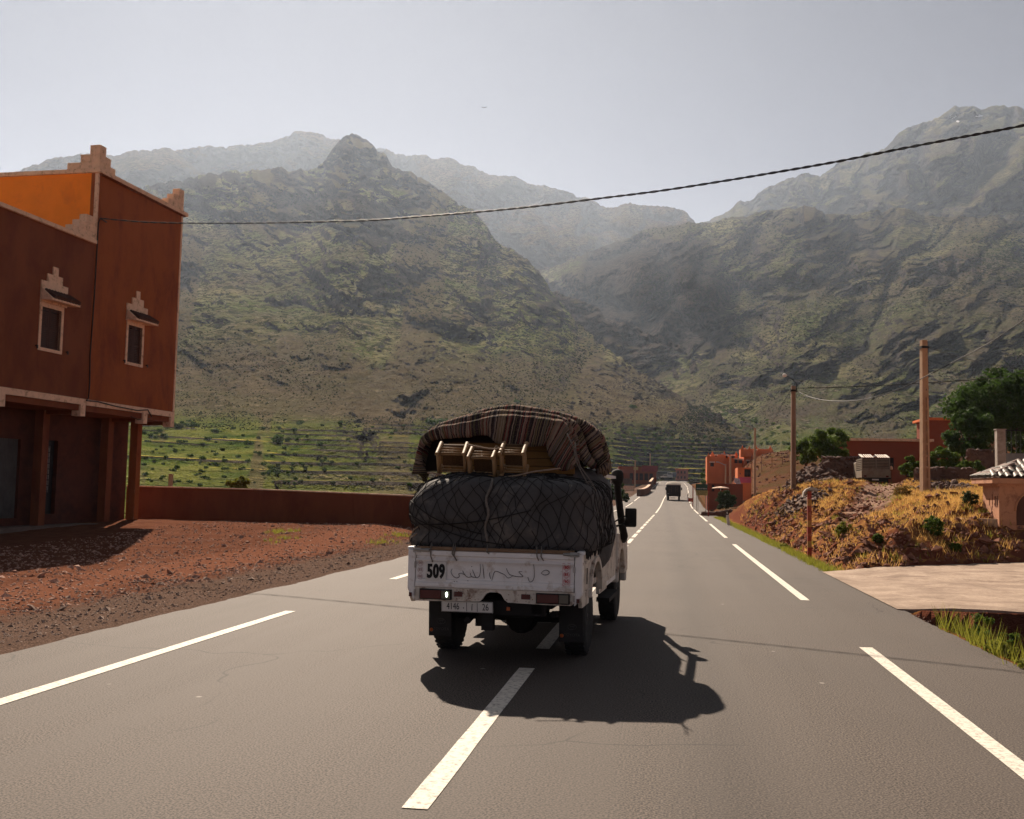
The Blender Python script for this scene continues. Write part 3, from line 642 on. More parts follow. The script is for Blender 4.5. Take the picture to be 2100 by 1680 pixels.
# stepped finials
def finial(wx, wy, x0, y0, z0, hs=(.27, .54, .86)):
    f_ = MB(); t = .30
    for i, h in enumerate(hs):
        if wx: f_.box(x0, x0+wx[i], y0, y0+t, z0 if i == 0 else z0+hs[i-1], z0+h)
        if wy: f_.box(x0+.002, x0+t-.002, y0+t, y0+wy[i]+t, z0 if i == 0 else z0+hs[i-1], z0+h-.002)
    f_.build('stepped_finial', M_cream, hr, bevel=.02)
finial((.95, .66, .36), (.95, .45, .10), .02, -.02, 12.42)
f_ = MB()
for i, (l, h) in enumerate(((1.15, .27), (.78, .54), (.38, .86))): f_.box(5.68-l, 5.68, -.02, .28, 12.42+(0 if i == 0 else (.27, .54)[i-1]), 12.42+h)
for i, (l, h) in enumerate(((.6, .27), (.3, .54))): f_.box(5.38, 5.678, .28, .28+l, 12.42+(0 if i == 0 else .27), 12.42+h-.002)
f_.build('stepped_finial', M_cream, hr, bevel=.02)
f_ = MB()
for i, (l, h) in enumerate(((1.28, .24), (.92, .5), (.55, .78))): f_.box(-l, -.02, -.02, .26, 9.93+(0 if i == 0 else (.24, .5)[i-1]), 9.93+h)
f_.build('stepped_finial', M_cream, hr, bevel=.02)
cb = MB(); cb.tube([(.55, -.05, 10.70), (.14, -.06, 10.73), (.08, -.05, 10.55), (.09, -.03, 8), (.02, -.03, 6), (.08, -.03, 5), (.02, -.05, 4.55), (-.1, -.06, 4.45), (.5, -.07, 4.47), (1.6, -.06, 4.40), (3.0, -.06, 4.36), (3.7, -.06, 4.44), (4.0, -.05, 4.20)], .022, 6)
cb.tube([(2.6, -.05, 4.12), (3.3, .1, 4.05), (3.9, -.05, 4.13)], .014, 5)
cb.build('cable', M_black, hr, smooth=True)

# ---------------------------------------------------------------- low boundary wall behind the yard
mb = MB(); pts = [(-22, 40.9), (-16, 40.3), (-12, 40.0), (-9, 39.9), (-7.3, 39.9), (-6.9, 41.5), (-7.1, 48)]
wr = empty('boundary_wall', (-12, 39.7, -.1), 0, 'long low brown rendered wall running from the orange house to behind the loaded pickup', 'wall')
tops = [1.62, 1.59, 1.52, 1.46, 1.42, 1.38, 1.2]
for i in range(len(pts)-1):
    (xa, ya), (xb, yb) = pts[i], pts[i+1]; d = Vector((xb-xa, yb-ya)).normalized(); n_ = Vector((-d.y, d.x))*.13
    P_ = [(xa-n_.x, ya-n_.y), (xb-n_.x, yb-n_.y), (xb+n_.x, yb+n_.y), (xa+n_.x, ya+n_.y)]
    for m_, (lo, hi, e) in ((mb, (-.5, 0, 0)),):
        v = [(p[0]+12, p[1]-39.7, lo) for p in P_]+[(P_[k][0]+12, P_[k][1]-39.7, tops[i+(k in (1, 2))]+.1-.05) for k in range(4)]
        mb.add(v, [(0, 3, 2, 1), (4, 5, 6, 7), (0, 1, 5, 4), (1, 2, 6, 5), (2, 3, 7, 6), (3, 0, 4, 7)])
mb.build('wall_panel', M_terra2, wr)
cp = MB()
for i in range(len(pts)-1):
    (xa, ya), (xb, yb) = pts[i], pts[i+1]; d = Vector((xb-xa, yb-ya)).normalized(); n_ = Vector((-d.y, d.x))*.15
    P_ = [(xa-n_.x, ya-n_.y), (xb-n_.x, yb-n_.y), (xb+n_.x, yb+n_.y), (xa+n_.x, ya+n_.y)]
    v = [(P_[k][0]+12, P_[k][1]-39.7, tops[i+(k in (1, 2))]+.052) for k in range(4)]+[(P_[k][0]+12, P_[k][1]-39.7, tops[i+(k in (1, 2))]+.10) for k in range(4)]
    cp.add(v, [(0, 3, 2, 1), (4, 5, 6, 7), (0, 1, 5, 4), (1, 2, 6, 5), (2, 3, 7, 6), (3, 0, 4, 7)])
cp.build('coping', M_cream, wr)

# ---------------------------------------------------------------- concrete apron at the right, stone edge over the ditch
def apron_mat():
    m, t, b = nodes('worn_concrete')
    geo = t.nodes.new('ShaderNodeNewGeometry'); P = geo.outputs['Position']
    n1 = nz(t, P, 1.1, 6, .65, .4); n2 = nz(t, P, 14, 5, .7); n3 = nz(t, P, 60, 3, .6)
    c_ = mixc(t, ramp(t, n1, [(.38, 0), (.62, 1)]), (.27, .195, .145), (.46, .35, .265))
    c_ = mixc(t, ramp(t, n2, [(.48, 0), (.72, .65)]), c_, (.19, .12, .085))
    c_ = mixc(t, ramp(t, n3, [(.60, 0), (.70, .6)]), c_, (.10, .065, .045))
    t.links.new(c_, b.inputs['Base Color']); b.inputs['Roughness'].default_value = .95; b.inputs['Specular IOR Level'].default_value = .2
    h = math_(t, 'ADD', n2, math_(t, 'MULTIPLY', n3, .5)); bp = N(t, 'ShaderNodeBump'); bp.inputs['Strength'].default_value = .6; bp.inputs['Distance'].default_value = .02
    t.links.new(h, bp.inputs['Height']); t.links.new(bp.outputs[0], b.inputs['Normal']); return m
M_apron = apron_mat()
ax = axis([(3.66, 8, .12), (8, 26, .5)]); tv = np.linspace(0, 1, 60); XA, TA = np.meshgrid(ax, tv)
yn = 17.42+.035*fbm(ax*2, ax*0+3, 0, 4); YA = yn[None, :]*(1-TA)+(yfar(XA)+.15)*TA
def zapr(x, y):
    crack = np.exp(-((y-(25.0-.62*(x-3.6)+.25*np.sin(x*2.1)+.12*noise(x*3, x*0)))/.05)**2)*(x > 3.9)*(x < 12)
    return .004+.02*(x-3.7)+.028*fbm(x*.8, y*.8, 5, 3)*sstep(0, 1, x-3.7)+.008*noise(x*3, y*3)-.05*crack
ZA = zapr(XA, YA); ZA[:, 0] = .004
ap = gridmesh('concrete_apron', XA, YA, ZA, M_apron, smooth=True, kind='structure')
mb = MB()   # front edge of the slab
for i in range(len(ax)-1):
    z0_, z1_ = ZA[0, i], ZA[0, i+1]
    mb.add([(ax[i], yn[i], z0_), (ax[i+1], yn[i+1], z1_), (ax[i+1], yn[i+1]+.02, z1_-.22-.03*rnd.random()), (ax[i], yn[i]+.02, z0_-.22)], [(0, 1, 2, 3)])
mb.build('slab_edge', M_apron, ap)
M_stone = mat('rubble_stone', (.13, .075, .055), rough=.95, var=.4, scale=3, bump=.6, bscale=25, bdist=.03)
def rock_mesh(name, m, seed, n=0):
    r_ = random.Random(seed); import bmesh
    bm = bmesh.new(); bmesh.ops.create_icosphere(bm, subdivisions=1, radius=.5)
    for v in bm.verts: v.co *= r_.uniform(.72, 1.18)
    me = bpy.data.meshes.new(name); bm.to_mesh(me); bm.free(); me.materials.append(m); return me
ROCKS = [rock_mesh('stone', M_stone, s_) for s_ in range(6)]
dw = empty('ditch_wall', (6, 17.6, -.9), 0, 'dark rubble stone wall holding up the concrete apron above the roadside ditch', 'wall')
MB().box(-2.2, 3.5, .05, .5, -1.8, .70).build('core', M_stone, dw)
for row in range(9):
    x = -2.1
    while x < 3.3:
        l = rnd.uniform(.18, .4); o = bpy.data.objects.new('stone', rnd.choice(ROCKS)); col.objects.link(o); o.parent = dw
        o.location = (x+l/2, .03+rnd.uniform(-.03, .03), -1.25+row*.2); o.scale = (l*.98, .28, .21); o.rotation_euler = (rnd.uniform(-.2, .2), rnd.uniform(-.1, .1), rnd.uniform(-.3, .3)); x += l
# ---------------------------------------------------------------- the loaded white pickup
M_body = mat('dirty_white_paint', (.78, .76, .74), rough=.42, var=.06, scale=5, spec=.5, dirt=(.46, .38, .31), dirt_amt=.2, dscale=3.6, bump=.1, bscale=12)
M_bodyd = mat('dusty_white_paint', (.62, .56, .48), rough=.5, var=.08, scale=5, spec=.4, dirt=(.20, .12, .08), dirt_amt=.34, dscale=6, bump=.1, bscale=12)
M_rub = mat('tyre_rubber', (.018, .017, .016), rough=.85, var=.2, scale=8)
M_under = mat('dark_chassis', (.014, .012, .011), rough=.8, var=.3)
M_lens = mat('red_lens', (.075, .008, .007), rough=.25, var=.15, spec=.5)
M_lens2 = mat('amber_lens', (.40, .09, .02), rough=.3, var=.15)
M_chrome = mat('grey_metal', (.35, .34, .32), rough=.4, var=.1, metal=.6)
M_platew = mat('plate_white', (.66, .64, .60), rough=.5, var=.04)
M_ink = mat('black_ink', (.012, .012, .012), rough=.7, var=.1)
M_redink = mat('red_ink', (.42, .02, .03), rough=.7, var=.1)
M_greyink = mat('faded_red_ink', (.28, .12, .12), rough=.7, var=.1)
M_scrawl = mat('scrawl_ink', (.07, .06, .055), rough=.8, var=.3)
def glow(name, c_, s_):
    m, t, b = nodes(name); b.inputs['Base Color'].default_value = c4(c_); b.inputs['Emission Color'].default_value = c4(c_); b.inputs['Emission Strength'].default_value = s_; return m
def text(body, size, parent, loc, m, name='lettering', rot=(R(90), 0, 0), bold=0, sx=1.0, align='CENTER', depth=.0008, space=1.0):
    cu = bpy.data.curves.new('t', 'FONT'); cu.body = body; cu.size = size; cu.offset = bold; cu.align_x = align; cu.align_y = 'CENTER'; cu.extrude = depth; cu.resolution_u = 3; cu.space_character = space
    ob = bpy.data.objects.new('t', cu); col.objects.link(ob); dg = bpy.context.evaluated_depsgraph_get(); dg.update()
    me = bpy.data.meshes.new_from_object(ob.evaluated_get(dg)); bpy.data.objects.remove(ob); bpy.data.curves.remove(cu)
    me.materials.clear(); me.materials.append(m)
    o = bpy.data.objects.new(name, me); col.objects.link(o); o.parent = parent; o.location = loc; o.rotation_euler = rot; o.scale = (sx, 1, 1); return o
TX, TY = -1.667, 10.40
YAW = R(-3.0)
def onbed(x, y, z): return (TX+x*math.cos(YAW)-y*math.sin(YAW), TY+x*math.sin(YAW)+y*math.cos(YAW), z)
tr = empty('pickup_truck', (TX, TY, 0), YAW, 'dirty white pickup piled high with netted sacks, numbered 509 on its tailgate', 'pickup')
LT = lambda px, py, Y: (lambda p: (p[0]-TX, p[1]-TY, p[2]))(at(px, py, Y))

# bed
mb = MB(); mb.box(-.85, .85, .04, 2.36, .74, .80); mb.box(-.85, .85, 2.30, 2.36, .80, 1.16)
mb.build('bed', M_bodyd, tr)
def side(s_):
    y0, y1 = .02, 2.36; arc = [(.62, .60)]
    for k in range(9):
        t = math.pi*(1-k/8); arc.append((1.10+.47*math.cos(t), .66+.34*math.sin(t)))
    arc.append((1.58, .60))
    poly = [(y0, 1.14), (y0, .68), (.10, .60)]+arc+[(y1, .60), (y1, 1.14)]
    a, b_ = (.842, .880) if s_ > 0 else (-.880, -.842)
    m_ = MB(); m_.prism(poly, 'x', a, b_)
    c_ = m_.build('bed_side', M_bodyd, tr, bevel=.004)
    r_ = MB(); xa, xb = (.83, .905) if s_ > 0 else (-.905, -.83); r_.box(xa, xb, .02, 2.36, 1.125, 1.158); r_.build('rail', M_body, c_, bevel=.006)
    g_ = MB(); xa, xb = (.878, .892) if s_ > 0 else (-.892, -.878)
    g_.box(xa, xb, .02, 2.36, 1.02, 1.05); g_.box(xa, xb, .02, .62, .74, .755); g_.box(xa, xb, 1.6, 2.36, .74, .755); g_.build('crease', M_bodyd, c_, bevel=.006)
    f_ = MB(); xa = .878 if s_ > 0 else -.915; n_ = 10; pp = []
    for k in range(n_+1):
        t = math.pi*(1-k/n_); pp.append((1.10+.47*math.cos(t), .66+.34*math.sin(t)))
    for k in range(n_, -1, -1):
        t = math.pi*(1-k/n_); pp.append((1.10+.53*math.cos(t), .66+.40*math.sin(t)))
    f_.prism(pp, 'x', xa, xa+.037); f_.build('arch_flare', M_bodyd, c_, bevel=.005)
    MB().box(.894 if s_ > 0 else -.902, .902 if s_ > 0 else -.894, .28, .31, .82, .98).build('latch', M_under, c_)
side(1); side(-1)
# rear corner posts
for s_ in (1, -1):
    c_ = MB(); X0, X1 = (.812, .890) if s_ > 0 else (-.890, -.812)
    pts_ = [(X0, 1.13), (X1, 1.13), (X1, .74), (X1-.05*s_ if s_ > 0 else X1, .66), (X0, .62)] if s_ > 0 else [(X0, 1.13), (X1, 1.13), (X1, .62), (X0+.04, .66), (X0, .74)]
    c_.prism(pts_, 'y', -.012, .10); c_.build('corner_post', M_body, tr, bevel=.012)
    h_ = MB(); h_.tube([(.76*s_-.06, -.03, 1.128), (.76*s_+.10, -.03, 1.128)], [.014, .02], 8); h_.box(.80*s_-.03, .80*s_+.05, -.04, .0, 1.105, 1.15); h_.build('tailgate_latch', M_chrome, tr, smooth=False)
    for z in (.70, .98): 
        h2 = MB(); h2.tube([(.811*s_, -.018, z-.03), (.811*s_, -.018, z+.03)], .009, 8); h2.build('hinge', M_chrome, tr)
# tailgate
prof = [(.757, .0), (.768, -.016), (.800, -.018), (.812, -.004), (.835, -.004), (.845, .006), (1.005, .006), (1.018, -.004), (1.030, -.012), (1.052, .012), (1.068, .018), (1.076, .004), (1.082, -.014), (1.125, -.014), (1.13, .03)]
tg = MB(); tg.grid(lambda a, b_: (-.806+1.612*a, -.004+np.interp(b_*(len(prof)-1), range(len(prof)), [p[1] for p in prof])+.004*math.sin(a*9)*math.sin(b_*5), np.interp(b_*(len(prof)-1), range(len(prof)), [p[0] for p in prof])), 30, 56)
tg.box(-.80, .80, .03, .05, .757, 1.12)
tgo = tg.build('tailgate', M_body, tr, auto=40)
MB().box(-.80, .80, -.022, .05, 1.131, 1.165).build('wooden_strip', mat('weathered_timber', (.20, .13, .08), rough=.9, var=.3, scale=8, stretch=(1, 8, 8)), tgo)
# sticker plate 509 and the speed stickers
MB().box(-.700, -.488, -.012, -.006, .818, 1.014).build('sticker', M_platew, tgo)
for dx_, dy_ in ((0, 0), (-.0032, .0003), (.0032, .0006)): text('509', .190, tgo, (-.594+dx_, -.0140+dy_, .914), M_ink, 'number', bold=.0068, sx=.60, space=1.10)
def ring(mb_, x, z, r_, t=.0032, y=-.0125):
    n_ = 18
    vs_ = [(x+rr*math.cos(2*math.pi*k/n_), y, z+rr*math.sin(2*math.pi*k/n_)) for rr in (r_-t, r_) for k in range(n_)]
    mb_.add(vs_, [(k, (k+1) % n_, (k+1) % n_+n_, k+n_) for k in range(n_)])
rr_ = MB()
for k, s_ in enumerate(('80', '85', '90')):
    z = 1.000-.069*k; ring(rr_, .732, z, .031); text(s_, .042, tgo, (.732, -.0125, z), M_redink, 'speed_figure', bold=.001, sx=1.0)
for (xa, xb, za, zb) in ((.694, .718, 1.040, 1.0425), (.745, .769, 1.040, 1.0425), (.694, .6965, .822, 1.04), (.7665, .769, .822, 1.04), (.694, .715, .822, .8245), (.748, .769, .822, .8245)):
    rr_.add([(xa, -.0125, za), (xb, -.0125, za), (xb, -.0125, zb), (xa, -.0125, zb)], [(0, 1, 2, 3)])
rr_.build('speed_rings', M_redink, tgo, fixn=False)
rr_ = MB()
for k, s_ in enumerate(('90', '85', '80')):
    z = .995-.066*k; ring(rr_, -.757, z, .029, .0022); text(s_, .040, tgo, (-.757, -.0125, z), M_greyink, 'speed_figure', sx=1.0)
rr_.build('speed_rings', M_greyink, tgo, fixn=False)
# the hand written line
S1 = lambda x, y: (lambda p: (p[0]-TX, -.0075, p[2]))(at(800+x/3.17, 800+y/3.17, TY))
strokes = [[(985, 1190), (1000, 1175), (1020, 1170), (1038, 1182), (1030, 1197), (1005, 1201), (985, 1190)], [(935, 1130), (941, 1180), (938, 1220), (925, 1243), (908, 1243), (898, 1215)],
 [(862, 1178), (840, 1181), (850, 1195), (866, 1212), (830, 1212), (800, 1206), (775, 1195), (757, 1158)], [(800, 1207), (770, 1222), (745, 1200), (722, 1190), (700, 1180), (680, 1182), (668, 1215), (662, 1238)], [(655, 1228), (647, 1200), (650, 1185)],
 [(603, 1133), (607, 1180), (612, 1225)], [(585, 1130), (587, 1175), (580, 1210), (560, 1220), (545, 1195), (535, 1168)], [(560, 1220), (530, 1214), (520, 1190)], [(530, 1213), (505, 1218), (483, 1200), (470, 1175)],
 [(483, 1202), (462, 1192), (444, 1196), (448, 1212), (430, 1223), (405, 1207), (394, 1182), (402, 1162)], [(503, 1238), (507, 1243)], [(413, 1243), (418, 1247)], [(430, 1243), (435, 1247)], [(528, 1146), (532, 1150)]]
sm = MB()
for s_ in strokes:
    P_ = [Vector(S1(*q)) for q in s_]; Q_ = []
    for i in range(len(P_)-1):
        p0 = P_[max(i-1, 0)]; p1 = P_[i]; p2 = P_[i+1]; p3 = P_[min(i+2, len(P_)-1)]
        for k in range(4):
            t = k/4; Q_.append(.5*((2*p1)+(p2-p0)*t+(2*p0-5*p1+4*p2-p3)*t*t+(3*p1-p0-3*p2+p3)*t**3))
    Q_.append(P_[-1]); n_ = len(Q_)
    sm.tube(Q_, [.0022+.0012*math.sin(3.1*i/n_) for i in range(n_)], 5)
sm.build('handwriting', M_scrawl, tgo)
# sill panel with exhaust arch
sp = MB(); sp.prism([(-.872, .756), (-.872, .70), (-.80, .618), (-.60, .622), (-.14, .636), (-.115, .655), (-.075, .715), (-.03, .732), (.04, .732), (.08, .715), (.115, .66), (.15, .636), (.50, .628), (.78, .628), (.872, .70), (.872, .756)], 'y', -.004, .05)
sp.build('rear_sill', M_bodyd, tr)
dots = MB()
for k in range(60):
    x = rnd.uniform(-.4, .42); z = rnd.uniform(.645, .745); r_ = rnd.uniform(.002, .006)
    if -.13 < x < .13: continue
    dots.box(x-r_, x+r_, -.0062, -.005, z-r_*.7, z+r_*.7)
dots.build('rust_spots', M_rust, tr, kind='stuff')
for s_ in (-1, 1):
    x0, x1 = (-.757, -.423) if s_ < 0 else (.435, .770)
    h_ = MB().box(x0, x1, -.030, -.005, .640, .743).build('tail_light', M_under, tr, bevel=.006)
    MB().box(x0+.012, x0+.225, -.044, -.031, .650, .733).build('red_lens', M_lens, h_, bevel=.004)
    MB().box(x0+.230, x1-.012, -.044, -.031, .650, .733).build('clear_lens', mat('smoked_lens', (.10, .09, .07), rough=.2, var=.1, spec=.6), h_, bevel=.004)
    if s_ < 0:
        e_ = MB(); e_.lathe([(.004, -.008), (.011, -.006), (.014, 0)], 'y', (-.468, -.046, .694), 12); eo = e_.build('lens_glint', glow('glint_glow', (.80, 1.0, .80), 5.0), h_, smooth=True); eo.scale = (1, 1, 1)  # emissive spot imitating a glint on the clear lens, not a bulb
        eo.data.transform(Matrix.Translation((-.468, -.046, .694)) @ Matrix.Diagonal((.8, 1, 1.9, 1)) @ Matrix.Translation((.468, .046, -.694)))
    MB().box(-.40 if s_ < 0 else .285, -.315 if s_ < 0 else .375, -.018, -.005, .675, .725).build('reflector', M_lens, tr, bevel=.003)
    MB().box((-.868 if s_ < 0 else .835), (-.838 if s_ < 0 else .866), -.022, -.012, .66, .70).build('side_reflector', M_lens, tr)
# number plate
pl = MB().box(-.266, .266, -.004, .004, -.056, .056).build('number_plate', M_platew, tr, bevel=.003, loc=(-.278, .05, .572), rot=(R(8), R(-.3), 0))
bd = MB()
for q in ((-.262, .262, .050, .053), (-.262, .262, -.053, -.050), (-.262, -.259, -.053, .053), (.259, .262, -.053, .053), (-.006, -.001, -.045, .045), (.103, .108, -.045, .045)): bd.box(q[0], q[1], -.0052, -.0042, q[2], q[3])
bd.build('plate_lines', M_ink, pl)
text('4146', .098, pl, (-.145, -.006, .0), M_ink, 'plate_number', sx=.68); text('26', .098, pl, (.19, -.006, 0), M_ink, 'plate_number', sx=.70)
al = MB(); al.tube([(.050, -.0055, -.035), (.052, -.0055, .012)], .004, 6); al.tube([(.060, -.0055, .020), (.048, -.0055, .018), (.054, -.0055, .028), (.060, -.0055, .030)], .0028, 6); al.build('arabic_letter', M_ink, pl)
MB().tube([(-.035, -.006, -.012), (-.035, -.0045, -.012)], .006, 8).build('plate_seal', M_ink, pl)
# underbody
ub = MB()
for x in (-.42, .42): ub.box(x-.05, x+.05, .12, 4.9, .52, .66)
ub.box(-.5, .5, .12, .22, .50, .64); ub.box(-.36, .36, 1.5, 2.3, .42, .60); ub.box(-.3, .3, 2.6, 4.4, .34, .66); ub.box(-.60, -.20, .24, .9, .50, .60)
ub.tube([(-.72, 1.10, .38), (.72, 1.10, .38)], .055, 10); ub.lathe([(.03, -.16), (.15, -.1), (.19, 0), (.13, .12), (.05, .2)], 'y', (.08, 1.10, .38), 14)
ub.tube([(-.3, .18, .42), (-.34, .5, .42), (-.36, 1.3, .50)], .035, 8); ub.box(-.14, -.02, .10, .2, .34, .60); ub.box(-.34, -.24, .7, .8, .30, .5)
for s_ in (-1, 1): ub.tube([(.55*s_, .35, .50), (.55*s_, 1.1, .42), (.55*s_, 1.9, .52)], .035, 6)
ub.build('chassis', M_under, tr)
sw = MB(); sw.lathe([(.12, -.08), (.30, -.10), (.36, -.06), (.37, 0), (.36, .06), (.30, .10), (.12, .08)], 'z', (.12, .55, .56), 24); sw.build('spare_wheel', M_rub, tr, smooth=True)
MB().box(.115, .15, .10, .13, .545, .58).build('tow_reflector', M_lens2, tr)
# wheels
def wheel(x, y, s_):
    t_ = MB(); t_.lathe([(.22, -.10), (.33, -.12), (.375, -.10), (.39, -.05), (.39, .05), (.375, .10), (.33, .12), (.22, .10)], 'x', (0, 0, 0), 32)
    for k in range(32):
        a = 2*math.pi*k/32; M_ = Matrix.Rotation(a, 4, 'X')
        for xx in (-.075, .0, .075): t_.box(xx-.028, xx+.028, -.016, .016, .385, .398, M_ @ Matrix.Rotation(.2 if xx else -.2, 4, 'Z'))
    o = t_.build('wheel', M_rub, tr, loc=(x, y, .39), auto=45)
    r_ = MB(); r_.lathe([(.225, .085), (.20, .05), (.15, .03), (.09, .06), (.05, .10)] if s_ > 0 else [(.225, -.085), (.20, -.05), (.15, -.03), (.09, -.06), (.05, -.10)], 'x', (0, 0, 0), 20); r_.build('rim', M_chrome, o, smooth=True)
wheel(-.71, 1.10, -1); wheel(.71, 1.10, 1); wheel(-.71, 4.32, -1); wheel(.71, 4.32, 1)
M_flap = mat('mud_flap_rubber', (.022, .020, .019), rough=.75, var=.25, scale=10); M_emb = mat('embossed_rubber', (.060, .055, .052), rough=.6, var=.1)
for s_ in (-1, 1):
    f_ = MB().box(-.125, .125, -.006, .006, -.21, .21).build('mud_flap', M_flap, tr, loc=(.70*s_, .60, .40), rot=(R(4), 0, 0), bevel=.004)
    text('TOYOTA', .042, f_, (.012, -.008, -.135), M_emb, 'embossed_name')
    lg = MB()
    def ell(a, b_, cx, cz): lg.tube([(cx+a*math.cos(2*math.pi*k/20), -.008, cz+b_*math.sin(2*math.pi*k/20)) for k in range(21)], .0025, 5)
    ell(.045, .030, .012, -.05); ell(.012, .029, .012, -.05); ell(.028, .011, .012, -.035); lg.build('embossed_badge', M_emb, f_)
    MB().lathe([(.0, -.012), (.018, -.010), (.020, 0)], 'y', (-.095*1, -.006, -.145), 12).build('amber_reflector', M_lens2, f_, smooth=True)
    for z in (.17,): 
        bt = MB(); bt.box(-.11, .11, -.016, -.006, z-.012, z+.012); bt.build('flap_strip', M_under, f_)
# cab, bonnet, wings
cabp = [(2.42, .60), (2.42, 1.20), (2.46, 1.86), (2.60, 1.95), (3.30, 1.96), (3.55, 1.90), (3.98, 1.28), (3.98, .60)]
cb_ = MB()
def ring_at(y, z):  # half width of the cab at height z
    return .845 if z < 1.22 else .845-.135*(z-1.22)/.74
secs = []
for s_ in (-1, 1):
    secs.append([(s_*ring_at(y, z), y, z) for y, z in cabp])
vs_ = secs[0]+secs[1]; n_ = len(cabp)
cb_.add(vs_, [(i, (i+1) % n_, (i+1) % n_+n_, i+n_) for i in range(n_)])
# side skins with the window left open
for s_ in (0, 1):
    q = secs[s_]; sx = -1 if s_ == 0 else 1
    def sp_(y, z): return (sx*ring_at(y, z), y, z)
    cb_.add([sp_(2.42, .60), sp_(3.98, .60), sp_(3.98, 1.24), sp_(2.42, 1.24)], [(0, 1, 2, 3)])
    cb_.add([sp_(2.42, 1.24), sp_(2.56, 1.24), sp_(2.62, 1.84), sp_(2.46, 1.86)], [(0, 1, 2, 3)])
    cb_.add([sp_(2.46, 1.86), sp_(2.62, 1.84), sp_(3.42, 1.84), sp_(3.55, 1.90), sp_(3.30, 1.96), sp_(2.60, 1.95)], [(0, 1, 2, 3, 4, 5)])
    cb_.add([sp_(3.42, 1.84), sp_(3.84, 1.24), sp_(3.98, 1.24), sp_(3.98, 1.28), sp_(3.55, 1.90)], [(0, 1, 2, 3, 4)])
cab = cb_.build('cab', M_body, tr, auto=35)
for s_ in (-1, 1):
    g_ = MB(); f = lambda y, z: (s_*(ring_at(y, z)-.012), y, z)
    g_.add([f(2.56, 1.24), f(3.84, 1.24), f(3.42, 1.84), f(2.62, 1.84)], [(0, 1, 2, 3)]); g_.build('side_window', M_glass, cab, fixn=False)
    MB().tube([(s_*.80, 3.30, 1.86), (s_*.862, 3.30, 1.22)], .014, 6).build('window_pillar', M_chrome, cab); MB().tube([(s_*.80, 2.62, 1.84), (s_*.86, 2.57, 1.22)], .012, 6).build('window_pillar', M_chrome, cab)
    d_ = MB(); d_.box(s_*.846 if s_ > 0 else -.856, s_*.856 if s_ > 0 else -.846, 2.60, 3.66, .66, 1.22); d_.build('door', M_bodyd, cab, bevel=.01)
    h_ = MB(); h_.box(.857*s_-.008, .857*s_+.012, 2.66, 2.80, 1.08, 1.11); h_.build('door_handle', M_under, cab)
    gu = MB(); gu.box(.80*s_-.02, .80*s_+.06, 2.35, 3.9, 1.955-.03, 1.98-.02); gu.build('drip_rail', M_body, cab)
    w_ = MB(); a, b_ = (.72, .885) if s_ > 0 else (-.885, -.72)
    pp = [(3.80, .55), (3.80, 1.20), (5.12, 1.14), (5.20, .62), (4.80, .60)]
    for k in range(9):
        t = math.pi*k/8; pp.append((4.32+.47*math.cos(t), .64+.34*math.sin(t)))
    pp.append((3.84, .55)); w_.prism(pp, 'x', a, b_); w_.build('front_wing', M_bodyd, tr, bevel=.02)
MB().box(-.80, .80, 2.405, 2.418, 1.30, 1.80).build('rear_window', M_glass, cab)
bn = MB(); bn.grid(lambda a, b_: (-.74+1.48*a, 3.96+1.22*b_, 1.20+.05*math.sin(math.pi*a)-.06*b_), 10, 8); bn.build('bonnet', M_body, tr, smooth=True)
MB().box(-.80, .80, 5.16, 5.22, .62, 1.12).build('grille', M_under, tr)
MB().box(-.86, .86, 5.20, 5.32, .46, .64).build('bumper', M_chrome, tr, bevel=.02)
for q_ in ((.74, .90), (-.90, -.74)): MB().box(q_[0], q_[1], 2.5, 3.7, .42, .47).build('side_step', M_under, tr)
# mirrors
for s_ in (-1, 1):
    x = 1.055*s_
    m_ = MB(); m_.box(-.075, .075, -.03, .035, -.125, .125); mo = m_.build('mirror', M_under, tr, loc=(x, 3.62, 1.42), bevel=.02)
    MB().box(-.060, .060, -.034, -.0305, -.108, .108).build('mirror_glass', mat('mirror_silver', (.18, .18, .18), rough=.08, var=.0, metal=1), mo)
    a_ = MB(); a_.tube([(x, 3.64, 1.36), (.86*s_, 3.70, 1.30)], .014, 6); a_.tube([(x, 3.64, 1.48), (.84*s_, 3.66, 1.36)], .010, 6); a_.build('mirror_arm', M_under, tr)
# snorkel
s_ = MB(); s_.tube([(.90, 4.3, 1.10), (.93, 4.05, 1.16), (.91, 3.96, 1.30), (.87, 3.66, 1.80), (.87, 3.62, 1.92)], [.05, .055, .05, .045, .05], 12)
s_.lathe([(.045, -.06), (.075, -.02), (.085, .05), (.080, .10), (.060, .135), (.02, .152)], 'z', (.87, 3.62, 1.90), 16)
s_.build('snorkel', M_under, tr, smooth=True)
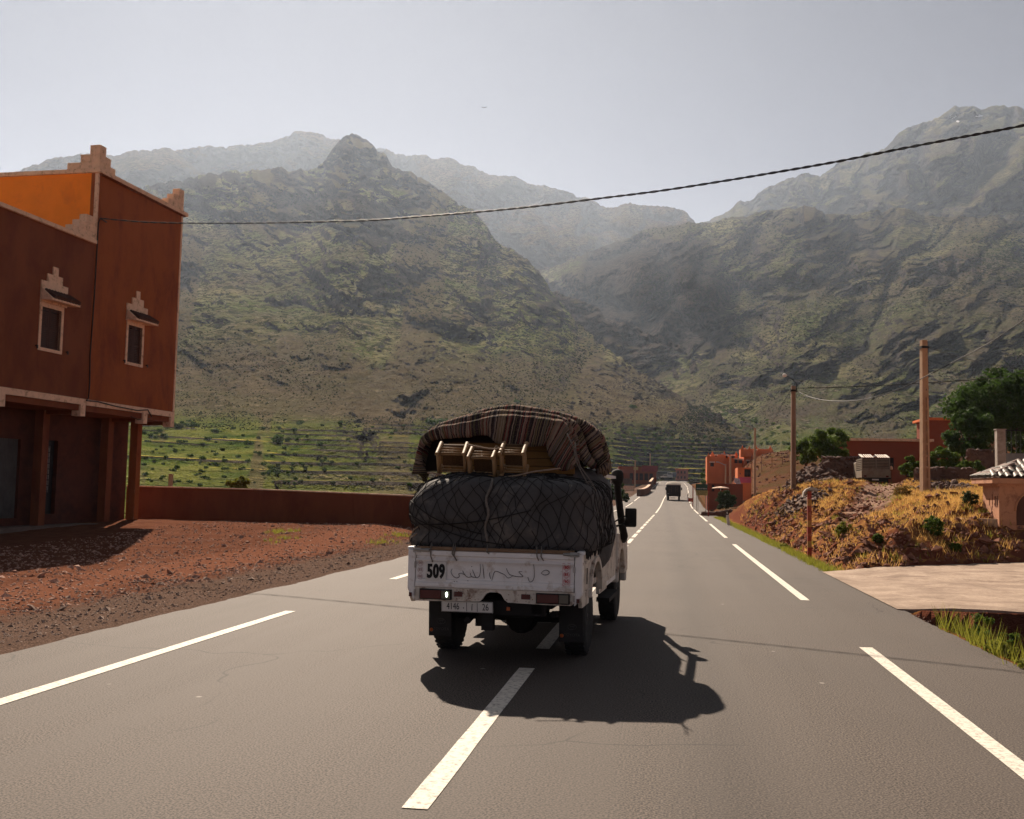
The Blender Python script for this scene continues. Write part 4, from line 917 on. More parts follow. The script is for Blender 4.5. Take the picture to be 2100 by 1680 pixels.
# ---------------------------------------------------------------- the load on the pickup
M_sack = mat('dark_tarpaulin', (.070, .066, .064), rough=.8, var=.22, scale=2.5, bump=.5, bscale=9, bdist=.03, dirt=(.13, .115, .10), dirt_amt=.25, dscale=3)
M_net = mat('black_net_cord', (.020, .018, .017), rough=.9, var=.2)
M_rope = mat('rope', (.33, .24, .17), rough=.9, var=.2, scale=30)
M_ropeb = mat('grey_rope', (.16, .14, .12), rough=.9, var=.2, scale=30)
SC = Vector((-.02, 1.22, 1.45)); SA = (1.02, 1.15, .46)
def sack_r(th, ph, off=0.0):
    d = np.array([math.cos(ph)*math.cos(th), math.cos(ph)*math.sin(th), math.sin(ph)])
    p = 5.0; r_ = ((abs(d[0])/SA[0])**p+(abs(d[1])/SA[1])**p+(abs(d[2])/SA[2])**p)**(-1/p)
    P_ = d*r_; x, y, z = P_
    # several soft bundles pressed together, pinched by ropes
    b = .085*float(fbm(x*1.1+4, y*1.1, z*1.5, 2))+.050*float(noise(x*3.2, y*3.2+5, z*3.4))+.020*float(noise(x*8, y*8, z*8))
    pinch = -.07*math.exp(-((z+.13)/.06)**2)*(1 if x < .1 else .3)*min(1, max(0, (-x+.2)*1.5)) - .03*math.exp(-((x+.12)/.05)**2) - .045*math.exp(-((x-.50)/.07)**2)*(z > -.3)
    k = 1+(b+pinch+off)/max(.4, r_)
    Q = P_*k
    if Q[2] < -.30: Q[2] = -.30-(abs(Q[2])-.30)*.4
    if Q[0] > .45: Q[2] *= 1-.10*(Q[0]-.45)      # right shoulder a little lower
    return (Q[0], Q[1], Q[2])
SK = empty('cargo_bundle', onbed(0, 1.2, 1.16), YAW, 'bulky dark tarpaulin bundle filling the pickup bed under a black net', 'bundle')
OFF = Vector((SC.x, SC.y-1.2, SC.z-1.16))
mb = MB(); NT, NP = 150, 70
mb.grid(lambda a, b_: tuple(Vector(sack_r(2*math.pi*a, -1.2+b_*(1.2+math.pi/2-.001)))+OFF), NT, NP)
mb.build('tarpaulin', M_sack, SK, smooth=True, fixn=False)
nt_ = MB(); NL = 66
for dr_ in (1, -1):
    for k in range(NL):
        t0 = 2*math.pi*k/NL; pts_ = []
        for j in range(27):
            ph = -.62+j*.062; th = t0+dr_*(ph+.6)*.62+.085*float(noise(t0*5, ph*4, dr_*3.1)); ph += .07*float(noise(t0*7+3, ph*6, 1))
            if math.sin(th) > .85 and ph < .3: continue
            pts_.append(Vector(sack_r(th, ph, .010))+OFF)
        if len(pts_) > 3: nt_.tube(pts_, .0036, 4, cap=False)
nt_.build('net', M_net, SK, fixn=False)
fr = MB()   # frayed net hem hanging over the bed sides and tailgate
for k in range(26):
    y = .1+k*.085; L_ = rnd.uniform(.03, .10); fr.tube([(.90, y-1.2, .02), (.915, y-1.19, -L_*.5), (.91, y-1.2, -L_)], [.014, .012, .003], 5)
for k in range(14):
    x = -.8+k*.12; fr.tube([(x, .03-1.2, .03), (x+rnd.uniform(-.02, .02), -.01-1.2, .015-rnd.uniform(0, .02))], [.012, .006], 5)
fr.build('net_hem', M_net, SK, kind='stuff')
tie = MB()
for x, l in ((-.66, .15), (-.43, .10), (-.08, .05), (.42, .10), (.47, .10), (-.41, .13)):
    tie.tube([(x, -1.16, .04), (x+.015, -1.235, .005), (x+.01*rnd.uniform(-2, 2), -1.23, -l*.6), (x+.035, -1.228, -l)], .0065, 6)
tie.build('tie_cord', M_ropeb, SK, smooth=True)
def surf(x, z):   # rear face of the bundle
    best = None
    th, ph = -math.pi/2, 0
    for _ in range(25):
        q = sack_r(th, ph, .02); ex, ez = x-(q[0]+SC.x), z-(q[2]+SC.z); th += ex*.6; ph += ez*.9
    return Vector(sack_r(th, ph, .02))+OFF
sr = MB()
sr.tube([surf(-.10+.02*math.sin(k), 1.86-.045*k) for k in range(15)], .014, 6); so = sr.build('strap', M_ropeb, SK, smooth=True)
lo = MB()
for z0_, x0_, x1_, z1_ in ((1.62, -.95, -.15, 1.30), (1.48, -.96, .10, 1.20), (1.38, -.9, .35, 1.55)):
    lo.tube([surf(x0_+(x1_-x0_)*t/14, z0_+(z1_-z0_)*t/14-.05*math.sin(math.pi*t/14)) for t in range(15)], .006, 5)
lo.build('lashing', M_net, SK, smooth=True)

# second bundle in front, carrying the crate and the rug
SK2 = empty('cargo_sack', onbed(0, 1.85, 1.3), YAW, 'second dark bundle at the cab end, standing higher and carrying the rug', 'bundle')
def sack2(a, b_):
    th, ph = 2*math.pi*a, -1.1+b_*(1.1+math.pi/2-.001); d = np.array([math.cos(ph)*math.cos(th), math.cos(ph)*math.sin(th), math.sin(ph)]); p = 4.0
    r_ = ((abs(d[0])/.98)**p+(abs(d[1])/.62)**p+(abs(d[2])/.66)**p)**(-1/p); q = d*r_; q = q*(1+.06*float(fbm(q[0]*2+9, q[1]*2, q[2]*2, 3))); return (q[0], q[1], q[2]+.10)
mb = MB(); mb.grid(sack2, 70, 40); mb.build('tarpaulin', M_sack, SK2, smooth=True, fixn=False)
# wooden crate under the rug
M_yel = mat('yellow_planks', (.27, .14, .035), rough=.7, var=.2, scale=6, stretch=(1, 6, 10))
ck = empty('wooden_crate', (TX+.05, TY+1.80, 1.92), YAW, 'yellow planked wooden crate half hidden beneath the striped rug', 'crate')
for k in range(4): MB().box(-.78, .66, -.50, -.475, .02+k*.085, .098+k*.085).build('plank', M_yel, ck, bevel=.004)
MB().box(-.76, .64, -.474, .60, .0, .37).build('box', mat('dark_wood_box', (.06, .035, .015), rough=.8), ck)
for k in range(4):
    MB().box(-.80, -.775, -.5, .62, .02+k*.085, .098+k*.085).build('plank', M_yel, ck, bevel=.004)
for x in (-.84, -.80): MB().box(x-.03, x+.05, -.56, -.505, .06, .10+(.1 if x < -.82 else 0)).build('batten', M_yel, ck)

# stools lashed at the back
M_stick = mat('peeled_poplar', (.33, .205, .095), rough=.6, var=.14, scale=20, bump=.3, bscale=60, stretch=(3, 3, 1))
M_seat = mat('woven_seat', (.10, .055, .025), rough=.9, var=.3, scale=60)
def stool(name, loc, w_, h, rz, rx, label):
    r_ = empty(name, loc, 0, label, 'stool', 'wooden stools lashed under the rug', rot=(rx, 0, rz))
    hw = w_/2
    for sx in (-1, 1):
        for z in (0, h):
            l_ = MB(); l_.tube([(sx*hw, -.02, z), (sx*hw*.99, .30, z)], [.021, .023], 12); l_.build('leg', M_stick, r_, auto=50)
        for y in (.035, .12):
            q = MB(); q.tube([(sx*hw, y, .02), (sx*hw+.003, y, h/2), (sx*hw, y, h-.02)], [.015, .018, .015], 8); q.build('upright', M_stick, r_, smooth=True)
    for z in (.035, h-.035, h-.015):
        for y in (.05, .11, .19):
            q = MB(); q.tube([(-hw+.01, y, z+.006*(y > .1)), (0, y, z+.004), (hw-.01, y, z)], .0085, 8); q.build('rung', M_stick, r_, smooth=True)
    MB().box(-hw+.01, hw-.01, .27, .30, .01, h-.01).build('seat', M_seat, r_)
    return r_
def S5(x, y, Y): return Vector(at(820+x/4.375, 820+y/4.375, Y))
b1 = S5(462, 690, 10.98); b2 = S5(733, 745, 10.98); b3 = S5(1010, 690, 10.98)
stool('stool', b1, .285, .265, R(3), R(24), 'small wooden stool lying on its side, leftmost of the three under the rug')
stool('stool', b2, .265, .290, 0, R(24), 'small wooden stool in the middle of the three under the rug, set lowest')
stool('stool', b3, .245, .265, 0, R(24), 'small wooden stool, rightmost of the three, next to the yellow planks')
rp = MB()
P_ = [S5(x, y, Y) for x, y, Y in ((250, 655, 11.2), (300, 655, 10.95), (420, 690, 10.93), (620, 714, 10.92), (850, 705, 10.92), (1050, 680, 10.93), (1200, 645, 10.97), (1440, 615, 11.05))]
rp.tube([p-P_[3] for p in P_], .009, 8)
P2 = [S5(x, y, Y) for x, y, Y in ((600, 400, 10.93), (690, 420, 10.93), (800, 440, 10.93), (870, 442, 10.93), (910, 425, 10.92), (935, 440, 10.93))]
rp.tube([p-P_[3] for p in P2], .008, 8)
tag(rp.build('stool_rope', M_rope, None, smooth=True, loc=P_[3]), 'pale rope drawn across the stools under the rug', 'rope')
rp = MB(); P2 = [S5(x, y, 10.9) for x, y in ((1500, 300), (1560, 430), (1590, 570), (1640, 670), (1690, 760), (1700, 830))]
rp.tube([p-P2[3] for p in P2], .007, 8); P3 = [S5(x, y, 10.9) for x, y in ((1575, 380), (1580, 480), (1620, 600), (1720, 740), (1760, 820))]; rp.tube([p-P2[3] for p in P3], .006, 8)
rp.tube([p-P2[3] for p in [S5(x, y, 10.9) for x, y in ((1660, 745), (1700, 735), (1740, 760), (1700, 790), (1690, 750))]], .008, 6)
tag(rp.build('corner_rope', M_ropeb, None, smooth=True, loc=P2[3]), 'knotted grey rope dropping from the right corner of the rug', 'rope')
rp = MB(); P4 = [S5(x, y, 10.72) for x, y in ((190, 1080), (230, 1140), (160, 1200), (90, 1240), (120, 1170), (200, 1110), (240, 1180), (225, 1290))]
rp.tube([p-P4[3] for p in P4], .008, 6); tag(rp.build('side_rope', M_rope, None, smooth=True, loc=P4[3]), 'loose pale rope knotted at the left side of the bundle', 'rope')

# striped rag rug folded over the top
def rug_material():
    m, t, b = nodes('rag_rug')
    uv = t.nodes.new('ShaderNodeUVMap'); uv.uv_map = 'weave'; sx = t.nodes.new('ShaderNodeSeparateXYZ'); t.links.new(uv.outputs[0], sx.inputs[0])
    geo = t.nodes.new('ShaderNodeTexCoord')
    wob = math_(t, 'MULTIPLY', math_(t, 'SUBTRACT', nz(t, geo.outputs['Object'], 25, 3), .5), .012)
    u_ = math_(t, 'ADD', sx.outputs[0], wob)
    q = math_(t, 'FLOOR', math_(t, 'MULTIPLY', u_, 84))
    wn = t.nodes.new('ShaderNodeTexWhiteNoise'); wn.noise_dimensions = '1D'; t.links.new(q, wn.inputs['W'])
    c_ = ramp(t, wn.outputs['Value'], [(0, (.24, .18, .13)), (.14, (.03, .022, .022)), (.26, (.17, .045, .036)), (.36, (.30, .23, .17)), (.48, (.10, .09, .05)), (.60, (.27, .14, .11)), (.68, (.04, .03, .034)), (.82, (.20, .15, .08)), (.92, (.13, .115, .11))])
    for nd in t.nodes:
        if nd.bl_idname == 'ShaderNodeValToRGB' and len(nd.color_ramp.elements) == 9: nd.color_ramp.interpolation = 'CONSTANT'
    fr_ = math_(t, 'FRACT', math_(t, 'MULTIPLY', u_, 84)); gap = ramp(t, fr_, [(0, .45), (.14, 1), (.86, 1), (1, .45)])
    c_ = mixc(t, 1.0, c_, gap, 'MULTIPLY')
    c_ = mixc(t, ramp(t, nz(t, geo.outputs['Object'], 90, 3, .7), [(.52, 0), (.78, .5)]), c_, (.42, .28, .22))
    t.links.new(c_, b.inputs['Base Color']); b.inputs['Roughness'].default_value = 1; b.inputs['Specular IOR Level'].default_value = .05
    h = math_(t, 'ADD', math_(t, 'MULTIPLY', gap, .6), nz(t, geo.outputs['Object'], 110, 4, .7))
    bp = N(t, 'ShaderNodeBump'); bp.inputs['Strength'].default_value = .9; bp.inputs['Distance'].default_value = .012
    t.links.new(h, bp.inputs['Height']); t.links.new(bp.outputs[0], b.inputs['Normal']); return m
M_rug = rug_material()
def resample(P, n):
    P = np.array(P, float); d = np.concatenate([[0], np.cumsum(np.linalg.norm(np.diff(P, axis=0), axis=1))]); s_ = np.linspace(0, d[-1], n)
    Q = np.stack([np.interp(s_, d, P[:, k]) for k in range(3)], 1)
    for _ in range(3): Q[1:-1] = (Q[:-2]+2*Q[1:-1]+Q[2:])/4
    return Q
rugroot = empty('striped_rug', (TX, TY+1.2, 2.25), 0, 'thick striped rag rug folded in layers over the top of the load', 'rug')
RO = np.array([TX, TY+1.2, 2.25])
def rug_layer(T, B, YT, YB, depth, sag, u0, nu=110, nv=9, nb=16, th=.046, amp=.010):
    """hanging face from B (bottom) up to T (fold), then the sheet runs forward over the load"""
    T3 = resample([at(820+x/4.375, 820+y/4.375, YT) for x, y in T], nu); B3 = resample([at(820+x/4.375, 820+y/4.375, YB) for x, y in B], nu) if B else T3+np.array([0, .0, -.055])
    cen = T3.mean(0); rows = []
    for j in range(nv): 
        f = j/nv; r_ = B3*(1-f)+T3*f; r_[:, 1] -= .03*math.sin(math.pi*f); rows.append(r_)
    for j in range(nb+1):
        f = j/nb; r_ = T3.copy(); r_[:, 1] += depth*f-.012*(j == 0)
        r_[:, 2] += .03*math.sin(min(1, f*5)*math.pi/2)-sag*f**2; rows.append(r_)
    V = np.stack(rows); L_ = np.concatenate([[0], np.cumsum(np.linalg.norm(np.diff(T3, axis=0), axis=1))])+u0
    n1 = fbm(V[..., 0]*6, V[..., 1]*3, V[..., 2]*6, 3); V = V+n1[..., None]*amp*np.array([.6, 1, 1])
    n2 = noise(V[..., 0]*34, V[..., 1]*30, V[..., 2]*34); V = V+n2[..., None]*.0055
    ny, nx = V.shape[:2]; i = np.arange(ny*nx).reshape(ny, nx); F = np.stack([i[:-1, :-1], i[:-1, 1:], i[1:, 1:], i[1:, :-1]], -1).reshape(-1, 4)
    o = npmesh('rug_fold', V.reshape(-1, 3)-RO, F, M_rug, parent=rugroot, smooth=True)
    uvl = o.data.uv_layers.new(name='weave'); idx = np.empty(len(o.data.loops), np.int32); o.data.loops.foreach_get('vertex_index', idx)
    uv = np.zeros((len(idx), 2), np.float32); uv[:, 0] = L_[idx % nx]; uv[:, 1] = idx//nx*.03; uvl.data.foreach_set('uv', uv.ravel())
    s_ = o.modifiers.new('thickness', 'SOLIDIFY'); s_.thickness = th; s_.offset = 0
    return o
rug_layer([(120, 672), (138, 600), (160, 480), (200, 350), (270, 295), (350, 262), (500, 240), (620, 222), (700, 203), (800, 178), (900, 163), (1000, 162), (1100, 172), (1300, 194), (1385, 208)],
          [(250, 668), (195, 600), (178, 480), (215, 400), (300, 352), (365, 345), (500, 332), (600, 325), (780, 312), (825, 345), (870, 385), (960, 398), (1080, 405), (1200, 418), (1318, 408)], 11.50, 11.50, .60, .10, 0)
rug_layer([(1365, 212), (1440, 212), (1480, 250), (1510, 320), (1540, 400), (1560, 480), (1572, 560)], [(1318, 385), (1330, 440), (1340, 500), (1370, 560), (1400, 600), (1460, 632), (1560, 605)], 11.48, 11.48, .45, .05, 2.1, nu=50, nv=14)
rug_layer([(225, 345), (280, 285), (350, 240), (500, 192), (700, 148), (900, 118), (1100, 128), (1300, 152), (1420, 172), (1500, 215), (1560, 300), (1598, 400), (1600, 480), (1570, 560)], None, 11.64, 11.64, .6, .06, .4, amp=.012)
rug_layer([(1500, 190), (1560, 220), (1610, 300), (1640, 380), (1660, 470), (1700, 540), (1750, 600)], [(1480, 240), (1520, 300), (1560, 360), (1590, 430), (1610, 500), (1640, 560), (1745, 615)], 11.72, 11.72, .45, .05, 3.0, nu=50)
rug_layer([(430, 232), (560, 175), (700, 128), (850, 88), (1020, 66), (1200, 98), (1400, 135), (1520, 162), (1620, 200), (1700, 245), (1780, 305), (1815, 360), (1835, 440), (1850, 500), (1868, 540), (1840, 580), (1770, 612)], None, 11.95, 11.95, .6, .12, 1.2, amp=.014)
rug_layer([(1640, 215), (1720, 270), (1780, 330), (1800, 420), (1820, 500), (1860, 545)], [(1620, 240), (1660, 330), (1700, 420), (1730, 500), (1760, 560), (1800, 600)], 11.9, 11.9, .4, .05, 4.0, nu=50)
# dark folded bedding filling the space beneath the rug
bd_ = MB(); bp_ = [(x, y) for x, y in ((190, 640), (200, 430), (300, 345), (520, 275), (760, 205), (1000, 175), (1300, 205), (1480, 250), (1640, 330), (1740, 450), (1790, 590))]
P5 = [at(820+x/4.375, 820+y/4.375, 12.0) for x, y in bp_]
bd_.prism([(p[0]-TX, p[2]-2.25) for p in P5], 'y', .3, .85)
tag(bd_.build('folded_bedding', mat('dark_bedding', (.03, .022, .02), rough=1), None, loc=(TX, TY+1.2, 2.25)), 'dark folded bedding packed under the striped rug', 'bedding')
# ---------------------------------------------------------------- things along the road
M_red = mat('red_post_paint', (.30, .035, .02), rough=.6, var=.25, scale=8, dirt=(.42, .17, .05), dirt_amt=.35, dscale=3)
M_wire = mat('cable_black', (.012, .012, .013), rough=.6, var=.1)
M_wireg = mat('cable_pale', (.20, .19, .17), rough=.6, var=.1)
M_concp = mat('pole_concrete', (.46, .29, .17), rough=.9, var=.10, scale=3, bump=.25, bscale=60, dirt=(.34, .20, .12), dirt_amt=.25)
def g(x, y): return float(G(x, y))
def onground(px, py, y0=20, y1=200, step=.5):
    """first point of the near ground seen along a direction"""
    d = FW*FOC+RT*(px-1050)+UP*(840-py); Y = y0
    while Y < y1:
        P = CAMP+d*(Y/d[1])
        if P[2] <= g(P[0], P[1]): return Vector((P[0], P[1], g(P[0], P[1])))
        Y += step
    P = CAMP+d*(y1/d[1]); return Vector((P[0], P[1], g(P[0], P[1])))

# twisted overhead cable from the orange house to the upper right
a0, a1 = np.array([-19.07, 32.8]), np.array([5.9, 18.1])
def on_plan(px, py):
    d = FW*FOC+RT*(px-1050)+UP*(840-py); e = a1-a0
    t, s_ = np.linalg.solve(np.array([[d[0], -e[0]], [d[1], -e[1]]]), a0-np.array([0, 0])); return Vector(CAMP+d*t)
W = [Vector((-19.13, 32.82, 10.73))]+[on_plan(*p) for p in ((300, 456), (400, 458), (500, 458), (620, 456), (760, 452), (870, 444), (980, 435), (1100, 423), (1230, 407), (1350, 392), (1480, 372), (1600, 352), (1720, 331), (1850, 305), (1980, 280), (2100, 257), (2300, 212), (2500, 165))]
def spline(P_, k=8):
    Q_ = []
    for i in range(len(P_)-1):
        p0, p1, p2, p3 = P_[max(i-1, 0)], P_[i], P_[i+1], P_[min(i+2, len(P_)-1)]
        for j in range(k):
            t = j/k; Q_.append(.5*((2*p1)+(p2-p0)*t+(2*p0-5*p1+4*p2-p3)*t*t+(3*p1-p0-3*p2+p3)*t**3))
    return Q_+[P_[-1]]
base_ = W[0].copy(); Q = spline([p-base_ for p in W], 26); mb = MB()
for ph in (0, math.pi):
    mb.tube([p+Vector((math.cos(i*.62+ph)*.0, math.sin(i*.62+ph)*.012, math.cos(i*.62+ph)*.014)) for i, p in enumerate(Q)], .0135, 5)
tag(mb.build('overhead_cable', M_wire, None, smooth=True, loc=base_, kind=None), 'twisted black overhead cable crossing the road from the orange house', 'cable')

# concrete poles
def pole(name, loc, h, w0, w1, label, rz=0, cells=True, group=None, m=None):
    m = m or M_concp
    r_ = empty(name, loc, rz, label, 'utility pole', group)
    mb = MB(); f = lambda z: (w0+(w1-w0)*z/h)/2
    def seg(z0, z1, x0, x1, d_):   # x as fraction of half width
        a, b_ = f(z0), f(z1)
        v = [(x0*a, -d_*a, z0), (x1*a, -d_*a, z0), (x1*a, d_*a, z0), (x0*a, d_*a, z0), (x0*b_, -d_*b_, z1), (x1*b_, -d_*b_, z1), (x1*b_, d_*b_, z1), (x0*b_, d_*b_, z1)]
        mb.add(v, [(0, 3, 2, 1), (4, 5, 6, 7), (0, 1, 5, 4), (1, 2, 6, 5), (2, 3, 7, 6), (3, 0, 4, 7)])
    if cells:
        seg(-.4, h, -1, -.45, 1); seg(-.4, h, .45, 1, 1); seg(-.4, h, -.45, .45, .45)
        zt = h*.60; n_ = 8
        for k in range(n_): z = .15+k*(zt/n_); seg(z, z+.10, -.45, .45, .93)
        seg(zt+.2, h, -.45, .45, .93)
    else: seg(-.4, h, -1, 1, 1)
    mb.build('shaft', m, r_); 
    return r_
p1 = at(1897, 995, 48); P1 = pole('concrete_pole', (p1[0], p1[1], g(p1[0], p1[1])-.05), at(1893, 698, 48)[2]-g(p1[0], p1[1])+.05, .34, .24, 'tall pale concrete pole with recessed panels, standing in dry grass right of the parked truck', R(12))
mb = MB(); H1 = at(1893, 698, 48)[2]-g(p1[0], p1[1]); mb.box(-.16, .16, -.16, .16, H1-.32, H1-.22); mb.tube([(.14, 0, H1-.3), (.22, -.02, H1-.6), (.16, -.02, H1-1.9), (.02, -.16, H1-2.2)], .012, 5); mb.tube([(-.12, 0, H1-.27), (.26, 0, H1-.27)], .02, 6); mb.build('bracket', M_under, P1)
p2 = at(1627, 990, 58); P2_ = pole('concrete_pole', (p2[0], p2[1], g(p2[0], p2[1])-.2), at(1628, 792, 58)[2]-g(p2[0], p2[1])+.2, .26, .22, 'concrete street pole topped by a curved lamp arm, behind the stone heap', 0, m=mat('grey_pole_concrete', (.27, .17, .11), rough=.9, var=.1))
H2 = at(1628, 792, 58)[2]-g(p2[0], p2[1])+.2
mb = MB(); q = lambda px, py: Vector(at(px, py, 58))-Vector((p2[0], p2[1], g(p2[0], p2[1])-.2))
mb.tube([q(1633, 805), q(1634, 790), q(1631, 783), q(1622, 776), q(1612, 771)], .022, 6); mb.build('lamp_arm', M_under, P2_, smooth=True)
hd = MB(); a_ = q(1609, 770); hd.lathe([(.01, -.02), (.10, .02), (.13, .08), (.10, .15), (.03, .19)], 'z', tuple(a_-Vector((0, 0, .08))), 12); hd.build('lamp_head', M_white, P2_, smooth=True)
mb = MB(); mb.box(-.17, .17, -.17, .17, H2-.30, H2-.20); mb.build('clamp', M_under, P2_)
def wire(label, pts_, r_, m, name='overhead_wire'):
    P_ = [Vector(at(*p)) for p in pts_]; b_ = P_[0].copy(); m_ = MB(); m_.tube(spline([p-b_ for p in P_], 8), r_, 5)
    tag(m_.build(name, m, None, smooth=True, loc=b_), label, 'cable')
wire('taut dark wire running right from the lamp pole into the big tree', [(1632, 796, 58), (1700, 795, 58), (1800, 791, 59), (1893, 786, 60), (1980, 780, 62), (2060, 774, 64)], .022, M_wire)
wire('sagging wire from the lamp pole rising past the tall pole to the right edge', [(1630, 800, 58), (1660, 814, 56), (1700, 822, 53), (1750, 822, 50), (1800, 813, 48.5), (1850, 796, 47.8), (1893, 775, 47.6), (1960, 740, 46), (2030, 703, 44), (2100, 656, 42), (2200, 590, 39)], .020, M_wire)
wire('thin cable slanting down right from the top of the tall pole', [(1903, 712, 48), (1950, 728, 52), (2000, 740, 56), (2060, 752, 61), (2140, 766, 66)], .015, M_wire)
wire('guy wire dropping left from the lamp pole', [(1622, 801, 58), (1606, 826, 64), (1592, 852, 70), (1580, 872, 78)], .018, M_wire)

# far poles
for (px, pt, pb, Y, w_, lb) in ((1548, 878, 985, 128, .30, 'slim concrete pole in front of the orange village houses'), (1498, 935, 1004, 128, .24, 'thin pole rising behind the round hedge below the village'), (1488, 952, 1002, 130, .20, 'short thin pole left of its taller twin by the restaurant'), (1302, 944, 999, 245, .34, 'slim rusty pole in front of the long shop building'), (1333, 930, 976, 380, .4, 'distant thin pole beside the crest of the road')):
    b_ = at(px, pb, Y); t_ = at(px, pt, Y); gz = g(b_[0], b_[1]); zb = min(gz, b_[2])
    r_ = pole('utility_pole', (b_[0], b_[1], zb), t_[2]-zb, w_, w_*.75, lb, 0, cells=False)
    a_ = MB(); a_.tube([(0, 0, t_[2]-zb-.15), (-.9, 0, t_[2]-zb+.25)], .05, 5); a_.box(-1.15, -.8, -.08, .08, t_[2]-zb+.18, t_[2]-zb+.30); a_.build('lamp_arm', M_chrome, r_)

# roadside posts
def simple_post(px, pb, pt, Y, r_, m, label, cat='post', lean=0.0):
    b_ = at(px, pb, Y); t_ = at(px, pt, Y); z = g(b_[0], b_[1]); e = empty('marker_post', (b_[0], b_[1], min(z, b_[2])), 0, label, cat, rot=(0, lean, 0))
    h = t_[2]-e.location.z; MB().box(-r_, r_, -r_, r_, -.2, h).build('shaft', m, e); return e, h
e, h = simple_post(1660, 1143, 1008, 30.7, .055, M_red, 'red and yellow painted post with a bent grey metal cap at the right road edge')
M_yb = mat('yellow_band', (.45, .22, .05), rough=.6, var=.25, dirt=(.25, .05, .02), dirt_amt=.3)
for a, b_ in ((.02, .40), (.62, 1.0), (1.22, 1.58)): MB().box(-.057, .057, -.0575, .0575, h-b_, h-b_+.18).build('painted_band', M_yb, e)
cp = MB(); pr = [(-.19, -.17), (-.17, -.02), (-.10, .07), (.02, .115), (.17, .10), (.22, .07), (.20, -.0), (.10, .03), (-.05, .03), (-.13, -.05), (-.17, -.18)]
cp.prism([(x, z+h) for x, z in pr], 'y', -.14, .14); cp.build('bent_cap', M_concrete, e, bevel=.01)
e, h = simple_post(1453, 1048, 1001, 84, .05, M_red, 'thin rusty red post at the road edge in front of the signboard')
e, h = simple_post(1421, 1026, 997, 128, .06, M_red, 'distant rusty post left of the signboard')
MB().box(-.55, .05, -.09, -.07, h*.25, h*.42).build('crossbar', M_red, e)
def delineator(px, pb, pt, Y, label, lean):
    b_ = at(px, pb, Y); t_ = at(px, pt, Y); h = t_[2]-b_[2]; e = empty('delineator_post', (b_[0], b_[1], g(b_[0], b_[1])-.02), 0, label, 'delineator', rot=(0, lean, 0))
    MB().prism([(-.09, 0), (.09, 0), (.075, h*.70), (-.075, h*.70)], 'y', -.05, .05).build('shaft', M_white, e, bevel=.01)
    MB().prism([(-.075, h*.70), (.075, h*.70), (.062, h), (-.062, h-.05)], 'y', -.05, .05).build('black_band', M_under, e)
    MB().box(-.03, .03, -.056, -.051, h*.76, h*.90).build('reflector', M_white, e); return e
delineator(1495, 1075, 1041, 61, 'white delineator post with a black band leaning left at the road edge', R(-8))
delineator(1411, 1019, 1003, 150, 'small distant white delineator post right of the lorry', 0)

# signboard
b_ = at(1440, 1031, 104); sg = empty('sign_board', (b_[0], b_[1], g(b_[0], b_[1])), R(-3), 'green and yellow hotel signboard on thin legs beside the road', 'sign')
M_gr = mat('sign_green', (.012, .055, .028), rough=.5, var=.15); M_ye = mat('sign_yellow', (.36, .30, .10), rough=.6, var=.1); M_dk = mat('sign_dark_letters', (.03, .035, .015), rough=.6)
zt = at(1440, 993, 104)[2]-sg.location.z; s_ = 104/2147
MB().box(-.62, .50, -.03, .03, zt-.62, zt).build('green_panel', M_gr, sg); MB().box(-.60, .53, -.035, .03, zt-1.10, zt-.625).build('yellow_panel', M_ye, sg)
text('HOTEL ET REPOS', .135, sg, (-.06, -.04, zt-.45), M_white, 'lettering', bold=.003, sx=.92, depth=.002)
text('Bar, Restaurant', .15, sg, (-.04, -.045, zt-.76), M_dk, 'lettering', bold=.003, depth=.002); text('& chambres', .15, sg, (-.04, -.045, zt-.95), M_dk, 'lettering', bold=.003, depth=.002)
for x in (-.55, -.40, .33, .48): MB().box(x-.025, x+.025, .0, .05, -.3, zt-1.1).build('leg', M_concrete, sg)

# low stone kerb wall right of the road
def rubble(name, label, path, h, w_, sz, cat='wall', seed=1, m=M_stone, dz=0.0, core=True):
    r2 = random.Random(seed); P_ = [Vector((x, y, g(x, y)+dz)) for x, y in path]; root = empty(name, P_[0], 0, label, cat); n_ = 0
    L_ = sum((P_[i+1]-P_[i]).length for i in range(len(P_)-1)); cnt = 0
    for i in range(len(P_)-1):
        d = P_[i+1]-P_[i]; ln = d.length; dn = d.normalized(); ang = math.atan2(d.y, d.x)
        z = 0
        while z < h:
            x = r2.uniform(0, .5)*sz
            while x < ln:
                s_ = sz*r2.uniform(.6, 1.3)
                if cnt < 295:
                    o = bpy.data.objects.new('stone', r2.choice(ROCKS)); col.objects.link(o); o.parent = root
                    o.location = P_[i]-P_[0]+dn*x+Vector((-dn.y, dn.x, 0))*r2.uniform(-.25, .25)*w_+Vector((0, 0, z+sz*.2))
                    o.scale = (s_, w_*r2.uniform(.6, 1.05), sz*r2.uniform(.55, .85)); o.rotation_euler = (r2.uniform(-.3, .3), r2.uniform(-.2, .2), ang+r2.uniform(-.3, .3)); cnt += 1
                x += s_*.85
            z += sz*.5
    if core:
        mb_ = MB()
        for i in range(len(P_)-1):
            a, b_ = P_[i]-P_[0], P_[i+1]-P_[0]; d = (b_-a).normalized(); n2 = Vector((-d.y, d.x, 0))*w_*.36
            mb_.add([a-n2-Vector((0, 0, .4)), b_-n2-Vector((0, 0, .4)), b_+n2-Vector((0, 0, .4)), a+n2-Vector((0, 0, .4)), a-n2+Vector((0, 0, h*.9)), b_-n2+Vector((0, 0, h*.9)), b_+n2+Vector((0, 0, h*.9)), a+n2+Vector((0, 0, h*.9))], [(0, 3, 2, 1), (4, 5, 6, 7), (0, 1, 5, 4), (1, 2, 6, 5), (2, 3, 7, 6), (3, 0, 4, 7)])
        mb_.build('core', m, root)
    return root
